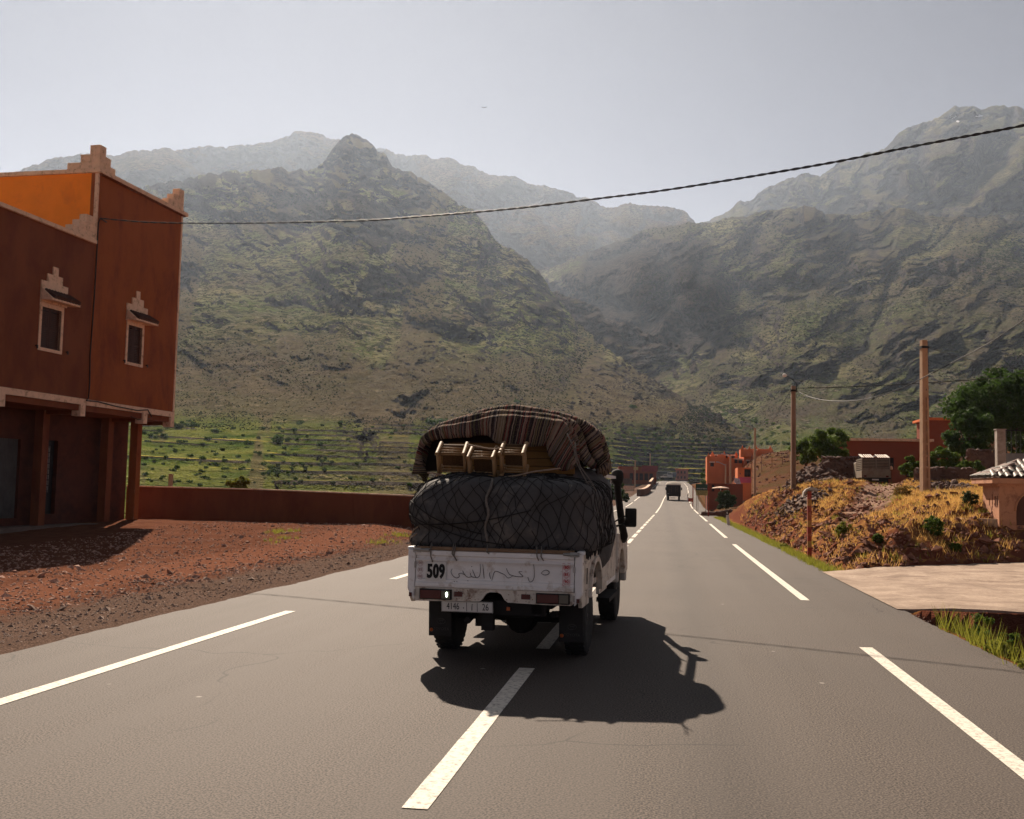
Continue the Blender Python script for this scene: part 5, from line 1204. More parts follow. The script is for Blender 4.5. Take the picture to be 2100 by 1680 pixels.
def gp(px, py, Y): p = at(px, py, Y); return (p[0], p[1])
rubble('kerb_wall', 'low white topped stone kerb slanting away from the road before the signboard', [gp(1441, 1040, 86), gp(1470, 1036, 88), gp(1500, 1030, 92)], .35, .35, .42, seed=3)
rubble('stone_wall', 'dark dry stone wall in shade left of the parked truck', [gp(1686, 985, 72), gp(1762, 985, 74)], 1.9, .6, .42, seed=4)
rubble('stone_pile_wall', 'tumbled dry stone wall below the tall pole and the hedge', [gp(1880, 990, 55), gp(1930, 985, 56), gp(2000, 975, 55)], .75, .55, .40, seed=5)
rubble('stone_wall', 'mossy old garden wall behind the hedge at the right', [gp(1985, 965, 70), gp(2048, 965, 71)], 2.3, .5, .46, seed=6)

# mound of loose stones by the lamp pole: the biggest stones singly, the small ones as one mass
def stone_heap(label, cx, cy, rx_, ry_, hh, n, seed, smin, smax, group=None):
    r2 = random.Random(seed); root = empty('stone_heap', (cx, cy, g(cx, cy)-.1), 0, label, 'stone heap', group)
    for k in range(n):
        a = r2.uniform(0, 2*math.pi); q_ = math.sqrt(r2.random()); x, y = q_*math.cos(a)*rx_, q_*math.sin(a)*ry_
        o = bpy.data.objects.new('stone', r2.choice(ROCKS)); col.objects.link(o); o.parent = root; s_ = r2.uniform(smin, smax)
        o.location = (x, y, g(cx+x, cy+y)-root.location.z+hh*(1-q_**1.5)*r2.uniform(.7, 1)); o.scale = (s_*1.3, s_*r2.uniform(.7, 1.1), s_*r2.uniform(.4, .8)); o.rotation_euler = (r2.uniform(-.6, .6), r2.uniform(-.6, .6), r2.uniform(0, 6.3))
    mb_ = MB(); mb_.grid(lambda u_, v_: (rx_*.93*v_*math.cos(2*math.pi*u_), ry_*.93*v_*math.sin(2*math.pi*u_), g(cx+rx_*.93*v_*math.cos(2*math.pi*u_), cy+ry_*.93*v_*math.sin(2*math.pi*u_))-root.location.z+hh*(1-v_**1.5)*.85-.06+.05*math.sin(u_*40+v_*9)), 24, 8); mb_.build('core', M_stone, root, smooth=True, fixn=False)
p = onground(1672, 985); stone_heap('big heap of loose reddish stones between the lamp pole and the dark wall', *gp(1672, 990, 62), 1.9, 2.6, 1.25, 260, 11, .18, .42)
stone_heap('lower spill of dark stones in front of the lamp pole', *gp(1650, 1010, 52), 1.5, 2.4, .35, 200, 12, .12, .30)
stone_heap('small heap of flat stones right of the tall pole', *gp(1935, 992, 50), 1.4, 1.5, .35, 160, 13, .12, .34)

# ---------------------------------------------------------------- tiled well house at the right
fx, fy = 9.28, 31.0; fz = float(at(2055, 1084, 31)[2])
M_clay = mat('clay_plaster', (.50, .24, .13), rough=.9, var=.12, scale=2.2, bump=.4, bscale=30, dirt=(.30, .13, .075), dirt_amt=.3, dscale=3)
wh = empty('well_house', (fx, fy, fz), 0, 'small clay coloured well house with arched niche and tiled roof at the right edge', 'well house')
zt = at(2052, 992, 31)[2]-fz
mb = MB(); mb.box(0, 1.9, .0, 1.5, -.4, zt-.0); body = mb.build('body', M_clay, wh, bevel=.01)
MB().box(-.24, 2.14, -.24, 1.78, zt, zt+.15).build('eave_slab', M_clay, wh, bevel=.008)
MB().box(-.10, 2.0, -.10, 1.6, zt-.07, zt-.001).build('eave_step', M_clay, wh)
ni = MB(); n_ = 14; cxn, rn, zb_ = 1.0, .55, .45
vs_ = [(cxn+rn*math.cos(math.pi*k/n_), -.006, zt-.75+rn*math.sin(math.pi*k/n_)) for k in range(n_+1)]+[(cxn-rn, -.006, .1), (cxn+rn, -.006, .1)]
ni.prism([(v[0], v[2]) for v in vs_], 'y', -.008, .004); ni.build('arched_niche', mat('dark_niche', (.10, .045, .03), rough=.95), wh)
ri = MB(); ri.tube([(cxn+(rn+.03)*math.cos(math.pi*k/16), -.015, zt-.75+(rn+.03)*math.sin(math.pi*k/16)) for k in range(17)], .03, 6); ri.build('arch_rim', M_clay, wh, smooth=True)
M_mark = mat('dark_scratch', (.12, .04, .025), rough=.9)
mk = MB()    # scratched marks on the lit side
def sm_(pts_, r_=.010): mk.tube([(-.004, y, z) for y, z in pts_], r_, 4)
for y, a, b_ in ((.28, .35, .62), (.36, .36, .62), (.18, .40, .62), (.12, .34, .62), (.60, .30, .60), (.88, .42, .62)): sm_([(y, zt-b_), (y, zt-a)], .010)
sm_([(.12, zt-.64), (.36, zt-.64), (.42, zt-.56)]); sm_([(.60, zt-.62), (.68, zt-.75), (.66, zt-.92)]); sm_([(.66, zt-.78), (.86, zt-.90)]); sm_([(.62, zt-.78), (.60, zt-.95)])
sm_([(.95, zt-1.10), (.85, zt-1.18), (.75, zt-1.16), (.65, zt-1.20), (.55, zt-1.17), (.48, zt-1.22), (.42, zt-1.12)], .012)
mk.build('scratched_writing', M_mark, wh)
M_glz = mat('glazed_tile', (.16, .175, .14), rough=.55, var=.45, scale=5, spec=.6, dirt=(.30, .12, .08), dirt_amt=.55, dscale=3)
tmb = MB(); L_ = .36; n_ = 8
vs_ = []; fs_ = []
for j in (0, 1):
    for k in range(n_+1):
        a = math.pi*k/n_; r_ = .085 if j == 0 else .070; vs_.append((r_*math.cos(a), j*L_, r_*math.sin(a)*.9))
for k in range(n_): fs_.append((k, k+1, k+1+n_+1, k+n_+1))
tmb.add(vs_, fs_); tile0 = tmb.build('roof_tile', M_glz, wh, smooth=True, fixn=False); tmd = tile0.data; bpy.data.objects.remove(tile0)
cx_, cy_ = .95, .77; ex, ey = 1.22, 1.04; apex = .50
rb = MB(); rb.add([(cx_-ex, cy_-ey, zt+.155), (cx_+ex, cy_-ey, zt+.155), (cx_+ex, cy_+ey, zt+.155), (cx_-ex, cy_+ey, zt+.155), (cx_-.15, cy_, zt+.15+apex), (cx_+.15, cy_, zt+.15+apex)], [(0, 1, 5, 4), (1, 2, 5), (2, 3, 4, 5), (3, 0, 4), (0, 3, 2, 1)]); rb.build('roof', mat('roof_mortar', (.16, .10, .07), rough=.95, var=.3), wh)
tile_n = 0
for face in range(4):
    if face in (0, 2): half, run, axisx = ex, ey, True
    else: half, run, axisx = ey, ex-.15, False
    cols = int(2*half/.19); slope = math.atan2(apex, run)
    for c_ in range(cols):
        u_ = -half+.19*(c_+.5); frac = 1-abs(u_)/half; rows_ = int((frac*run/math.cos(slope)*(1.0 if not axisx else 1.0))/.27+.4)
        for r_ in range(max(1, rows_)):
            o = bpy.data.objects.new('roof_tile', tmd); col.objects.link(o); o.parent = wh; dd = r_*.27+rnd.uniform(-.02, .02)
            rot = Matrix.Rotation([0, math.pi/2, math.pi, -math.pi/2][face], 4, 'Z')
            lp = Vector((u_+rnd.uniform(-.01, .01), -run-(.0 if axisx else .15)+.0+dd*math.cos(slope), .02+dd*math.sin(slope)+rnd.uniform(0, .015)))
            o.matrix_local = Matrix.Translation((cx_, cy_, zt+.155)) @ rot @ Matrix.Translation(lp) @ Matrix.Rotation(slope, 4, 'X') @ Matrix.Rotation(rnd.uniform(-.05, .05), 4, 'Z'); tile_n += 1
# small basin beside it
bs = empty('stone_basin', (fx-.95, fy+.1, fz+.0), R(-8), 'small cement basin on the ground left of the well house', 'basin')
mb = MB(); mb.box(-.02, .9, -.02, .10, -.2, .26); mb.box(-.02, .9, .6, .72, -.2, .26); mb.box(-.02, .10, .10, .60, -.2, .26); mb.build('rim', mat('pale_cement', (.42, .27, .18), rough=.9, var=.1), bs, bevel=.01); MB().box(.10, .9, .10, .6, -.2, .05).build('floor', M_stone, bs)

# ---------------------------------------------------------------- parked truck up the track
def parked():
    p = at(1797, 996, 68); gz = g(p[0], p[1]); r_ = empty('parked_truck', (p[0], p[1], gz), R(-3), 'old beige livestock truck with a slatted white roof parked on the dirt track', 'truck')
    M_b = mat('old_beige_paint', (.19, .15, .105), rough=.6, var=.2, scale=4, dirt=(.14, .09, .06), dirt_amt=.4)
    mb = MB(); mb.box(-.86, .86, 0, 3.0, .55, 1.0); mb.build('body', M_b, r_, bevel=.02)
    ub_ = MB(); ub_.box(-.7, .7, .05, 4.2, .35, .55); ub_.build('chassis', M_under, r_)
    MB().box(-.84, .84, .02, .06, 1.0, 1.10).build('tailboard_cap', M_b, r_)
    dk = MB(); dk.box(-.80, .80, .10, 2.9, 1.0, 1.78); dk.build('interior', mat('dark_interior', (.05, .038, .028), rough=.9), r_)
    for s_ in (0, 1):
        x0 = -.80+s_*.80
        for k in range(7): 
            z = 1.10+k*.095; MB().box(x0+.05, x0+.75, .06, .09, z, z+.05).build('slat', M_b, r_)
    for x in (-.84, -.02, .78): MB().box(x, x+.06, .04, .10, 1.0, 1.82).build('corner_post', M_b, r_)
    for s_ in (-1, 1):
        for k in range(6): MB().box(.82*s_-.02, .82*s_+.02, .15, 2.9, 1.08+k*.12, 1.14+k*.12).build('slat', M_b, r_)
    M_w = mat('chalky_white_slats', (.75, .66, .56), rough=.7, var=.08)
    for x in (-.86, -.60, -.47, -.34, -.21, .13, .26, .39, .52, .65):
        w_ = .18 if x in (-.86, .65) else .075
        o = MB().box(x, x+w_, 0, 1.55, 0, .03).build('roof_slat', M_w, r_); o.location = (0, .05, 1.80); o.rotation_euler = (R(9), 0, 0)
    MB().box(-.03, .12, .7, .9, 1.9, 1.96).build('roof_lamp', M_white, r_)
    MB().box(-.84, .84, 2.95, 4.3, .55, 1.62).build('cab', M_b, r_, bevel=.08)
    for s_ in (-1, 1):
        for y in (.7, 3.6): 
            t_ = MB(); t_.lathe([(.2, -.10), (.36, -.10), (.38, 0), (.36, .10), (.2, .10)], 'x', (0, 0, 0), 18); t_.build('wheel', M_rub, r_, loc=(.68*s_, y, .37), auto=40)
        MB().box(.66*s_-.08, .66*s_+.08, -.02, .0, .60, .70).build('tail_light', M_lens, r_)
    MB().box(-.25, .15, -.03, -.0, .40, .50).build('number_plate', M_platew, r_)
    MB().box(-.86, .86, -.06, .02, .48, .56).build('bumper', M_under, r_)
parked()
sp_ = at(1828, 985, 69); e = empty('capped_stake', (sp_[0], sp_[1], g(sp_[0], sp_[1])), 0, 'thin stake with a pale cap just right of the parked truck', 'stake')
MB().box(-.04, .04, -.04, .04, -.1, 1.25).build('shaft', M_rust, e); MB().lathe([(.03, 1.2), (.10, 1.25), (.09, 1.38), (.03, 1.45)], 'z', (0, 0, 0), 10).build('cap', M_cream, e, smooth=True)

# ---------------------------------------------------------------- the lorry ahead
Yl = 150.0; pl_ = at(1381, 1018, Yl); r_ = empty('lorry', (pl_[0], Yl, float(zroad(Yl))), R(-1), 'dark lorry with a pale rounded canvas top driving ahead on the road', 'lorry')
M_brn = mat('dull_brown_wood', (.10, .055, .02), rough=.8)
M_cv = mat('pale_canvas', (.78, .70, .60), rough=.8, var=.06)
_t = M_cv.node_tree; _tl = _t.nodes.new('ShaderNodeBsdfTranslucent'); _tl.inputs[0].default_value = (.8, .72, .62, 1); _mx = _t.nodes.new('ShaderNodeMixShader'); _mx.inputs[0].default_value = .5
_t.links.new(_t.nodes['Principled BSDF'].outputs[0], _mx.inputs[1]); _t.links.new(_tl.outputs[0], _mx.inputs[2]); _t.links.new(_mx.outputs[0], _t.nodes['Material Output'].inputs[0])
mb = MB(); hwid = 1.02; zt = 2.25
prf = [(hwid*math.cos(math.pi*k/12)*1.04, zt+.28*math.sin(math.pi*k/12)) for k in range(13)]
mb.grid(lambda a, b_: (hwid*1.05*math.cos(math.pi*a), -.05+3.65*b_, zt-.04+(.12+.40*min(1, b_*4)**.6)*math.sin(math.pi*a)**.7), 14, 12); mb.prism([(-hwid*1.05, zt-.05), (hwid*1.05, zt-.05), (hwid*.8, zt+.06), (-hwid*.8, zt+.06)], 'y', -.05, -.03); mb.build('canvas_roof', M_cv, r_, smooth=True, fixn=False)
MB().box(-hwid, hwid, 0, 3.6, .62, zt).build('body', M_under, r_, bevel=.02)
for x in (-.60, -.28, .28, .60): MB().box(x-.022, x+.022, -.03, -.002, 1.2, 1.95).build('crate_upright', M_brn, r_)
for x in (-.44, .44): MB().box(x-.125, x+.125, -.028, -.003, 1.55, 1.59).build('crate_rail', M_brn, r_)
MB().box(-.45, .30, -.12, -.0, .34, .44).build('bumper', M_white, r_)
MB().box(-.85, -.60, -.02, -.001, .98, 1.02).build('tail_mark', M_chrome, r_)
for s_ in (-1, 1):
    for y in (.7, 4.3):
        t_ = MB(); t_.lathe([(.2, -.14), (.40, -.14), (.42, 0), (.40, .14), (.2, .14)], 'x', (0, 0, 0), 18); t_.build('wheel', M_rub, r_, loc=(.78*s_, y, .42), auto=40)
    MB().box(1.13*s_-.08, 1.13*s_+.08, 4.0, 4.05, 1.5, 1.9).build('mirror', M_under, r_)
MB().box(-.9, .9, 3.6, 5.2, .6, 2.05).build('cab', M_under, r_, bevel=.1)

# cars and a bus far up the road
def far_car(px, py, Y, l, w_, h, m, label, rz, cat='car', van=False):
    p = at(px, py, Y); r_ = empty('parked_car' if cat == 'car' else 'minibus', (p[0], p[1], max(float(G(p[0], p[1])), p[2])), rz, label, cat)
    b_ = MB(); b_.prism([(-l/2, .3), (l/2, .3), (l/2, h*.55), (l*.30, h*.60), (l*.18, h), (-l*(.48 if van else .30), h), (-l*.5, h*.6)], 'y', -w_/2, w_/2); b_.build('body', m, r_, bevel=.06)
    g_ = MB(); g_.prism([(l*.26, h*.62), (l*.15, h*.92), (-l*(.44 if van else .28), h*.92), (-l*(.46 if van else .40), h*.62)], 'y', -w_/2-.02, w_/2+.02); g_.build('side_window', M_glass, r_)
    g_ = MB(); g_.box(-l/2-.02, -l/2+.03, -w_*.4, w_*.4, h*.6, h*.88); g_.build('rear_window', M_glass, r_)
    for x in (-l*.32, l*.32):
        for s_ in (-1, 1): MB().lathe([(.1, -.1), (.33, -.1), (.33, .1), (.1, .1)], 'y', (x, s_*w_*.42, .33), 12).build('wheel', M_rub, r_)
far_car(1357, 979, 428, 7.0, 2.1, 2.5, mat('dark_bus_paint', (.10, .11, .10), rough=.4), 'dark minibus with a white roof parked at the bend of the road', R(150), 'minibus', True)
far_car(1366, 981, 424, 4.2, 1.7, 1.4, M_white, 'small white car beside the dark minibus at the bend', R(165))
far_car(1374, 981, 420, 5.0, 1.9, 2.3, mat('pale_van_paint', (.45, .46, .45), rough=.4), 'pale van with a dark rear window at the crest of the road', R(88), 'van', True)
far_car(1382, 980, 430, 4.8, 1.9, 2.2, mat('dark_blue_paint', (.02, .03, .06), rough=.4), 'dark blue van right of the pale van at the crest', R(92), 'van', True)

# ---------------------------------------------------------------- houses
M_vil = mat('village_orange', (.64, .17, .055), rough=.9, var=.10, scale=.5, spec=.1); M_vil2 = mat('village_red', (.25, .068, .036), rough=.9, var=.12, scale=.5, spec=.1); M_open = mat('dark_opening', (.02, .012, .010), rough=.8)
def block(root, x0, x1, y0, y1, z0, z1, m, wins=(), horns=True, name='wall', lintel=True, roof=True):
    """box volume with recessed openings on its front face, parapet and corner horns"""
    mb = MB(); hs = [w_ for w_ in wins]; wall_cells(mb, x0, x1, z0, z1, hs, y0, y0+.3); mb.box(x0, x0+.3, y0+.3, y1, z0, z1); mb.box(x1-.3, x1, y0+.3, y1, z0, z1); mb.box(x0+.3, x1-.3, y1-.3, y1, z0, z1)
    mb.build(name, m, root)
    if roof: MB().box(x0+.3, x1-.3, y0+.3, y1-.3, z1-.6, z1-.4).build('roof', M_roofw, root)
    for w_ in hs:
        o = MB().box(w_[0], w_[1], y0+.16, y0+.2, w_[2], w_[3]).build('window', M_open, root)
        f_ = MB(); f_.box(w_[0], w_[1], y0+.08, y0+.15, (w_[2]+w_[3])/2-.04, (w_[2]+w_[3])/2+.04); f_.box((w_[0]+w_[1])/2-.04, (w_[0]+w_[1])/2+.04, y0+.08, y0+.15, w_[2], (w_[2]+w_[3])/2-.04); f_.build('window_bar', M_darkwood, o)
        if lintel: MB().box(w_[0]-.15, w_[1]+.15, y0-.30, y0-.002, w_[3]+.02, w_[3]+.22).build('lintel', M_cream, root)
    if horns:
        n_ = max(2, int((x1-x0)/2.2)+1)
        for k in range(n_):
            x = x0+.25+(x1-x0-.5)*k/(n_-1)
            MB().prism([(x-.28, z1), (x+.28, z1), (x+.10, z1+.30), (x, z1+.62), (x-.10, z1+.30)], 'y', y0+.02, y0+.30).build('parapet_horn', m, root)
S_ = 178/2147.0       # metres per photo pixel at the village
def V6(x, y, Y=178): p = at(1380+x/8.077, 880+y/8.077, Y); return p
def vx(x, Y=178): return (V6(x, 500, Y)[0])
def vz(y, x=1100, Y=178): return V6(x, y, Y)[2]
o_ = V6(850, 600); zg = 3.6
h1 = empty('village_house', (o_[0], 178, zg), 0, 'left orange village house with horned parapets above the red mound', 'house')
X = lambda x, Y=178: vx(x, Y)-o_[0]; Z = lambda y, x=1100, Y=178: vz(y, x, Y)-zg
block(h1, X(565), X(835), 0, 6, 0-1.5, Z(455, 700), M_vil, wins=[(X(620), X(680), Z(620, 650), Z(560, 650))])
block(h1, X(655), X(1115), 6.2, 12, 0, Z(400, 880), M_vil, wins=[(X(730), X(760), Z(465), Z(425)), (X(910), X(945), Z(465), Z(425)), (X(1010), X(1065), Z(465), Z(425))])
block(h1, X(836), X(1170), 2, 6.1, 0, Z(480, 1000), M_vil, wins=[(X(1035), X(1085), Z(560), Z(500)), (X(1100), X(1165), Z(560), Z(510))], horns=False)
o2 = V6(1440, 570); h2 = empty('village_house', (o2[0], 180, zg+1), 0, 'right orange village house, taller, with dark shaded end wall', 'house')
X = lambda x, Y=180: vx(x, Y)-o2[0]; Z = lambda y, x=1400, Y=180: vz(y, x, Y)-zg-1
block(h2, X(1172), X(1665), 0, 7, -1, Z(370), M_vil, wins=[(X(1225), X(1260), Z(575), Z(535)), (X(1395), X(1475), Z(585), Z(480)), (X(1555), X(1610), Z(540), Z(485))])
block(h2, X(1180), X(1710), 7.2, 12, -1, Z(300), M_vil, wins=[(X(1195), X(1240), Z(340), Z(315)), (X(1275), X(1320), Z(360), Z(325)), (X(1425), X(1455), Z(365), Z(325))])
block(h2, X(1115), X(1285), -1.0, -.05, Z(470), Z(345), M_vil, wins=[], horns=True, roof=False)
fn = empty('yard_fence', (V6(1600, 560, 150)[0], 150, g(V6(1600, 560, 150)[0], 150)), 0, 'thin post and wire fence on the mound before the village', 'fence')
for k in range(9): MB().box(-2.5+k*1.4, -2.42+k*1.4, 0, .08, -.5, 1.6).build('fence_post', M_rust, fn)
for z in (.6, 1.1, 1.5): MB().tube([(-2.5, .04, z), (8.8, .04, z)], .02, 4).build('fence_wire', M_rust, fn)
# lower houses and restaurant
o3 = V6(1180, 780, 132); h3 = empty('low_house', (o3[0], 132, g(o3[0], 132)-.4), 0, 'low orange house with a dark doorway below the village', 'house')
zz_ = h3.location.z; X = lambda x, Y=132: vx(x, Y)-o3[0]; Z = lambda y, x=1200, Y=132: vz(y, x, Y)-zz_
block(h3, X(1075), X(1300), 0, 5, 0, Z(640), M_vil, wins=[(X(1185), X(1290), Z(790), Z(665)), (X(1108), X(1125), Z(750), Z(730))], horns=False, lintel=False)
MB().box(X(1090), X(1290), -.12, -.01, Z(890), Z(800)).build('pink_cloth', mat('pink_cloth', (.50, .07, .12), rough=.8), h3)
tag(MB().prism([(0, 0), (.55, -.1), (.9, -1.6), (.1, -1.8), (.3, -.9), (-.1, -.5)], 'y', 0, .05).build('flag_cloth', mat('blue_white_cloth', (.40, .38, .45), rough=.8, var=.5, scale=3), None, loc=Vector(V6(1030, 810, 131))), 'blue and white cloth hanging beside the low orange house', 'cloth')
o4 = V6(850, 1000, 118); h4 = empty('restaurant', (o4[0], 118, g(o4[0], 118)-.3), 0, 'low red roadside restaurant with a dark door behind the signboard', 'building')
zz_ = h4.location.z; X = lambda x, Y=118: vx(x, Y)-o4[0]; Z = lambda y, x=900, Y=118: vz(y, x, Y)-zz_
block(h4, X(575), X(1160), 0, 5, 0, Z(905, 850), M_vil2, wins=[(X(645), X(690), Z(1040), Z(925)), (X(760), X(840), Z(1010), Z(945))], horns=False, lintel=False)
pb = V6(790, 975, 112); um = empty('sun_parasol', (pb[0], 112, g(pb[0], 112)), 0, 'flat cream parasol outside the red restaurant', 'parasol')
hz = pb[2]-um.location.z; MB().lathe([(.9, -.06), (.82, .02), (.4, .10), (.04, .16)], 'z', (0, 0, hz), 16).build('canopy', M_cream, um); MB().tube([(0, 0, 0), (0, 0, hz)], .03, 6).build('pole', M_white, um)
# long red building behind the parked truck
def long_house():
    a = at(1728, 985, 80); b_ = at(1905, 985, 80); r_ = empty('long_house', (a[0], 80, g(a[0]+3, 80)-.3), R(0), 'long low red earthen house with a pale roof edge behind the parked truck', 'house')
    L_ = b_[0]-a[0]; h = at(1820, 905, 80)[2]-r_.location.z
    block(r_, 0, L_, 0, 6, 0, h, M_vil2, wins=[(L_*.55, L_*.60, h*.45, h*.68), (L_*.74, L_*.86, .2, h*.62)], horns=False, lintel=False)
    MB().box(-.3, L_+.3, -.35, 6.3, h, h+.18).build('roof_edge', M_cream, r_)
    c_ = at(1903, 862, 92); d_ = at(1952, 862, 92); r2 = empty('red_shed', (c_[0], 92, g(c_[0], 92)-.3), 0, 'small dark red house with a lit orange roof edge beside the big tree', 'house')
    L_ = d_[0]-c_[0]+.6; h = c_[2]-r2.location.z; block(r2, 0, L_, 0, 4, 0, h, M_vil2, horns=False); MB().box(-.3, L_+.2, -.3, 4.2, h, h+.2).build('roof_edge', M_vil, r2)
long_house()
# gate pier and pale wall at the right edge
a = at(2052, 960, 60); r_ = empty('gate_pier', (a[0], 60, g(a[0], 60)-.2), 0, 'square concrete pier at the end of the mossy garden wall', 'pier'); h = at(2052, 882, 60)[2]-r_.location.z
MB().box(-.22, .22, -.22, .22, 0, h).build('shaft', M_concrete, r_, bevel=.01); MB().box(-.26, .26, -.26, .26, h, h+.05).build('cap', M_concrete, r_)
a = at(2062, 975, 61); r_ = empty('grey_yard_wall', (a[0], 61, g(a[0]+2, 61)-.2), 0, 'low pale grey wall right of the concrete pier', 'wall'); h = at(2080, 930, 61)[2]-r_.location.z
MB().box(0, 5.5, 0, .2, 0, h).build('panel', mat('grey_wall_render', (.20, .20, .20), rough=.9), r_)
fr_ = MB()
for k in range(22): fr_.box(.1+k*.25, .13+k*.25, .08, .11, h, h+1.3)
fr_.box(0, 5.5, .07, .12, h+1.25, h+1.3); fr_.build('railing', M_under, r_, kind='stuff')
# distant shop row at the left of the road
def shops():
    a = at(1268, 984, 270); b_ = at(1346, 984, 270); r_ = empty('shop_row', (a[0], 270, a[2]-1.0), R(4), 'long single storey red shop row left of the road ahead', 'building')
    L_ = b_[0]-a[0]; h = at(1300, 957, 270)[2]-r_.location.z
    wl_ = [(L_*(.30+.13*k), L_*(.30+.13*k)+L_*.09, 1.0, h*.62) for k in range(5)]
    block(r_, 0, L_, 0, 7, 0, h, M_vil2, wins=wl_, horns=False, lintel=False); MB().box(L_*.62, L_+.3, -.5, -.02, h*.72, h+.3).build('sign_fascia', mat('dark_red_fascia', (.20, .03, .03), rough=.7), r_)
    MB().box(L_*.40, L_*.52, -.3, -.02, h*.80, h*.98).build('sign', M_ye, r_)
    MB().box(-2, L_*.35, -2.5, -.6, 0, h*.30).build('terrace_wall', M_stone, r_)
    c_ = at(1386, 981, 455); d_ = at(1421, 981, 455); r2 = empty('pink_house', (c_[0], 455, c_[2]-.8), 0, 'small two storey pink house at the bend of the road', 'house'); L_ = d_[0]-c_[0]; h = at(1400, 963, 455)[2]-r2.location.z
    block(r2, 0, L_*.72, 0, 6, 0, h, mat('pink_render', (.38, .14, .10), rough=.9), wins=[(L_*(.08+.2*k), L_*(.08+.2*k)+L_*.09, z0_, z0_+h*.22) for k in range(3) for z0_ in (h*.15, h*.62)], horns=False, lintel=False)
    MB().box(-.3, L_*.75, -.3, 6.2, h, h+.3).build('roof_edge', M_vil, r2)
shops()
def parapet_wall(label, pts_, h):
    P_ = [Vector(at(*q)) for q in pts_]; root = empty('guard_wall', P_[0], 0, label, 'guard wall', 'low guard walls left of the road'); mb = MB(); cp_ = MB()
    for i in range(len(P_)-1):
        a, b_ = P_[i]-P_[0], P_[i+1]-P_[0]; d = (b_-a).normalized(); n2 = Vector((-d.y, d.x, 0)).normalized()*.25
        for m_, z0_, z1_ in ((mb, -1.0, h), (cp_, h+.002, h+.1)):
            v = [a-n2, b_-n2, b_+n2, a+n2]; m_.add([(q.x, q.y, q.z+z0_) for q in v]+[(q.x, q.y, q.z+z1_) for q in v], [(0, 3, 2, 1), (4, 5, 6, 7), (0, 1, 5, 4), (1, 2, 6, 5), (2, 3, 7, 6), (3, 0, 4, 7)])
    mb.build('wall_body', M_stone, root); cp_.build('coping', M_cream, root)
parapet_wall('nearer curved low guard wall at the left road edge ahead', [(1309, 1014, 168), (1318, 1013, 172), (1326, 1009, 185), (1332, 1003, 200)], .75)
parapet_wall('farther straight low guard wall climbing to the crest', [(1333, 998, 215), (1338, 990, 260), (1342, 982, 320)], .95)
MB_ = MB(); p = at(1290, 999, 200)
tag(MB().box(-2.2, 1.0, -.2, .2, -1, .25).build('pale_ledge', M_cream, None, loc=p), 'pale concrete ledge in the dirt left of the road ahead', 'ledge')
# lonely post in the valley behind the yard wall
p = at(350, 990, 70); e = empty('wooden_post', (p[0], 70, g(p[0], 70)), 0, 'weathered wooden post sticking up behind the yard wall', 'post'); MB().box(-.12, .12, -.12, .12, 0, at(350, 972, 70)[2]-g(p[0], 70)).build('shaft', M_stick, e)
# a bird high in the sky
p = at(993, 221, 120); bd_ = MB(); bd_.lathe([(.01, -.12), (.04, -.05), (.05, .02), (.02, .12)], 'y', (0, 0, 0), 8); bdo = bd_.build('bird', M_black, None, smooth=True, loc=p)
wg = MB(); wg.add([(.03, -.03, .01), (.28, -.05, .09), (.34, .03, .06), (.03, .06, .01), (-.03, -.03, .01), (-.28, -.05, .09), (-.34, .03, .06), (-.03, .06, .01)], [(0, 1, 2, 3), (7, 6, 5, 4)]); wg.build('wings', M_black, bdo, fixn=False); tag(bdo, 'tiny dark bird flying in the middle of the sky', 'bird')
# ---------------------------------------------------------------- vegetation and loose stones
def leafmat(name, a, b_, tr_=.35, scale=3.0):
    m, t, bs_ = nodes(name); geo = t.nodes.new('ShaderNodeNewGeometry')
    n_ = nz(t, geo.outputs['Position'], scale, 3, .6); rp_ = t.nodes.new('ShaderNodeMath'); rp_.operation = 'ADD'
    t.links.new(n_, rp_.inputs[0]); t.links.new(geo.outputs['Random Per Island'], rp_.inputs[1])
    c_ = ramp(t, math_(t, 'MULTIPLY', rp_.outputs[0], .6), [(.25, a), (.75, b_)])
    t.links.new(c_, bs_.inputs['Base Color']); bs_.inputs['Roughness'].default_value = .75; bs_.inputs['Specular IOR Level'].default_value = .15
    tl = t.nodes.new('ShaderNodeBsdfTranslucent'); t.links.new(mixc(t, .5, c_, [min(1, q_*1.6) for q_ in b_]), tl.inputs[0])
    mx = t.nodes.new('ShaderNodeMixShader'); mx.inputs[0].default_value = tr_
    t.links.new(bs_.outputs[0], mx.inputs[1]); t.links.new(tl.outputs[0], mx.inputs[2]); t.links.new(mx.outputs[0], t.nodes['Material Output'].inputs[0]); return m
M_leafd = leafmat('dark_foliage', (.016, .030, .008), (.045, .085, .016))
M_leafm = leafmat('mid_foliage', (.030, .055, .010), (.085, .130, .022))
M_leafy = leafmat('yellow_green_foliage', (.075, .090, .012), (.17, .18, .03), .4)
M_leafo = leafmat('olive_foliage', (.022, .034, .012), (.050, .070, .022), .25)
M_dry = leafmat('dry_grass', (.34, .165, .045), (.58, .36, .11), .4, 1.5)
M_green = leafmat('green_grass', (.10, .115, .016), (.24, .24, .035), .4, 1.5)
M_bark = mat('bark', (.085, .055, .035), rough=.95, var=.3, scale=6, bump=.5)
NR = np.random.RandomState(21)
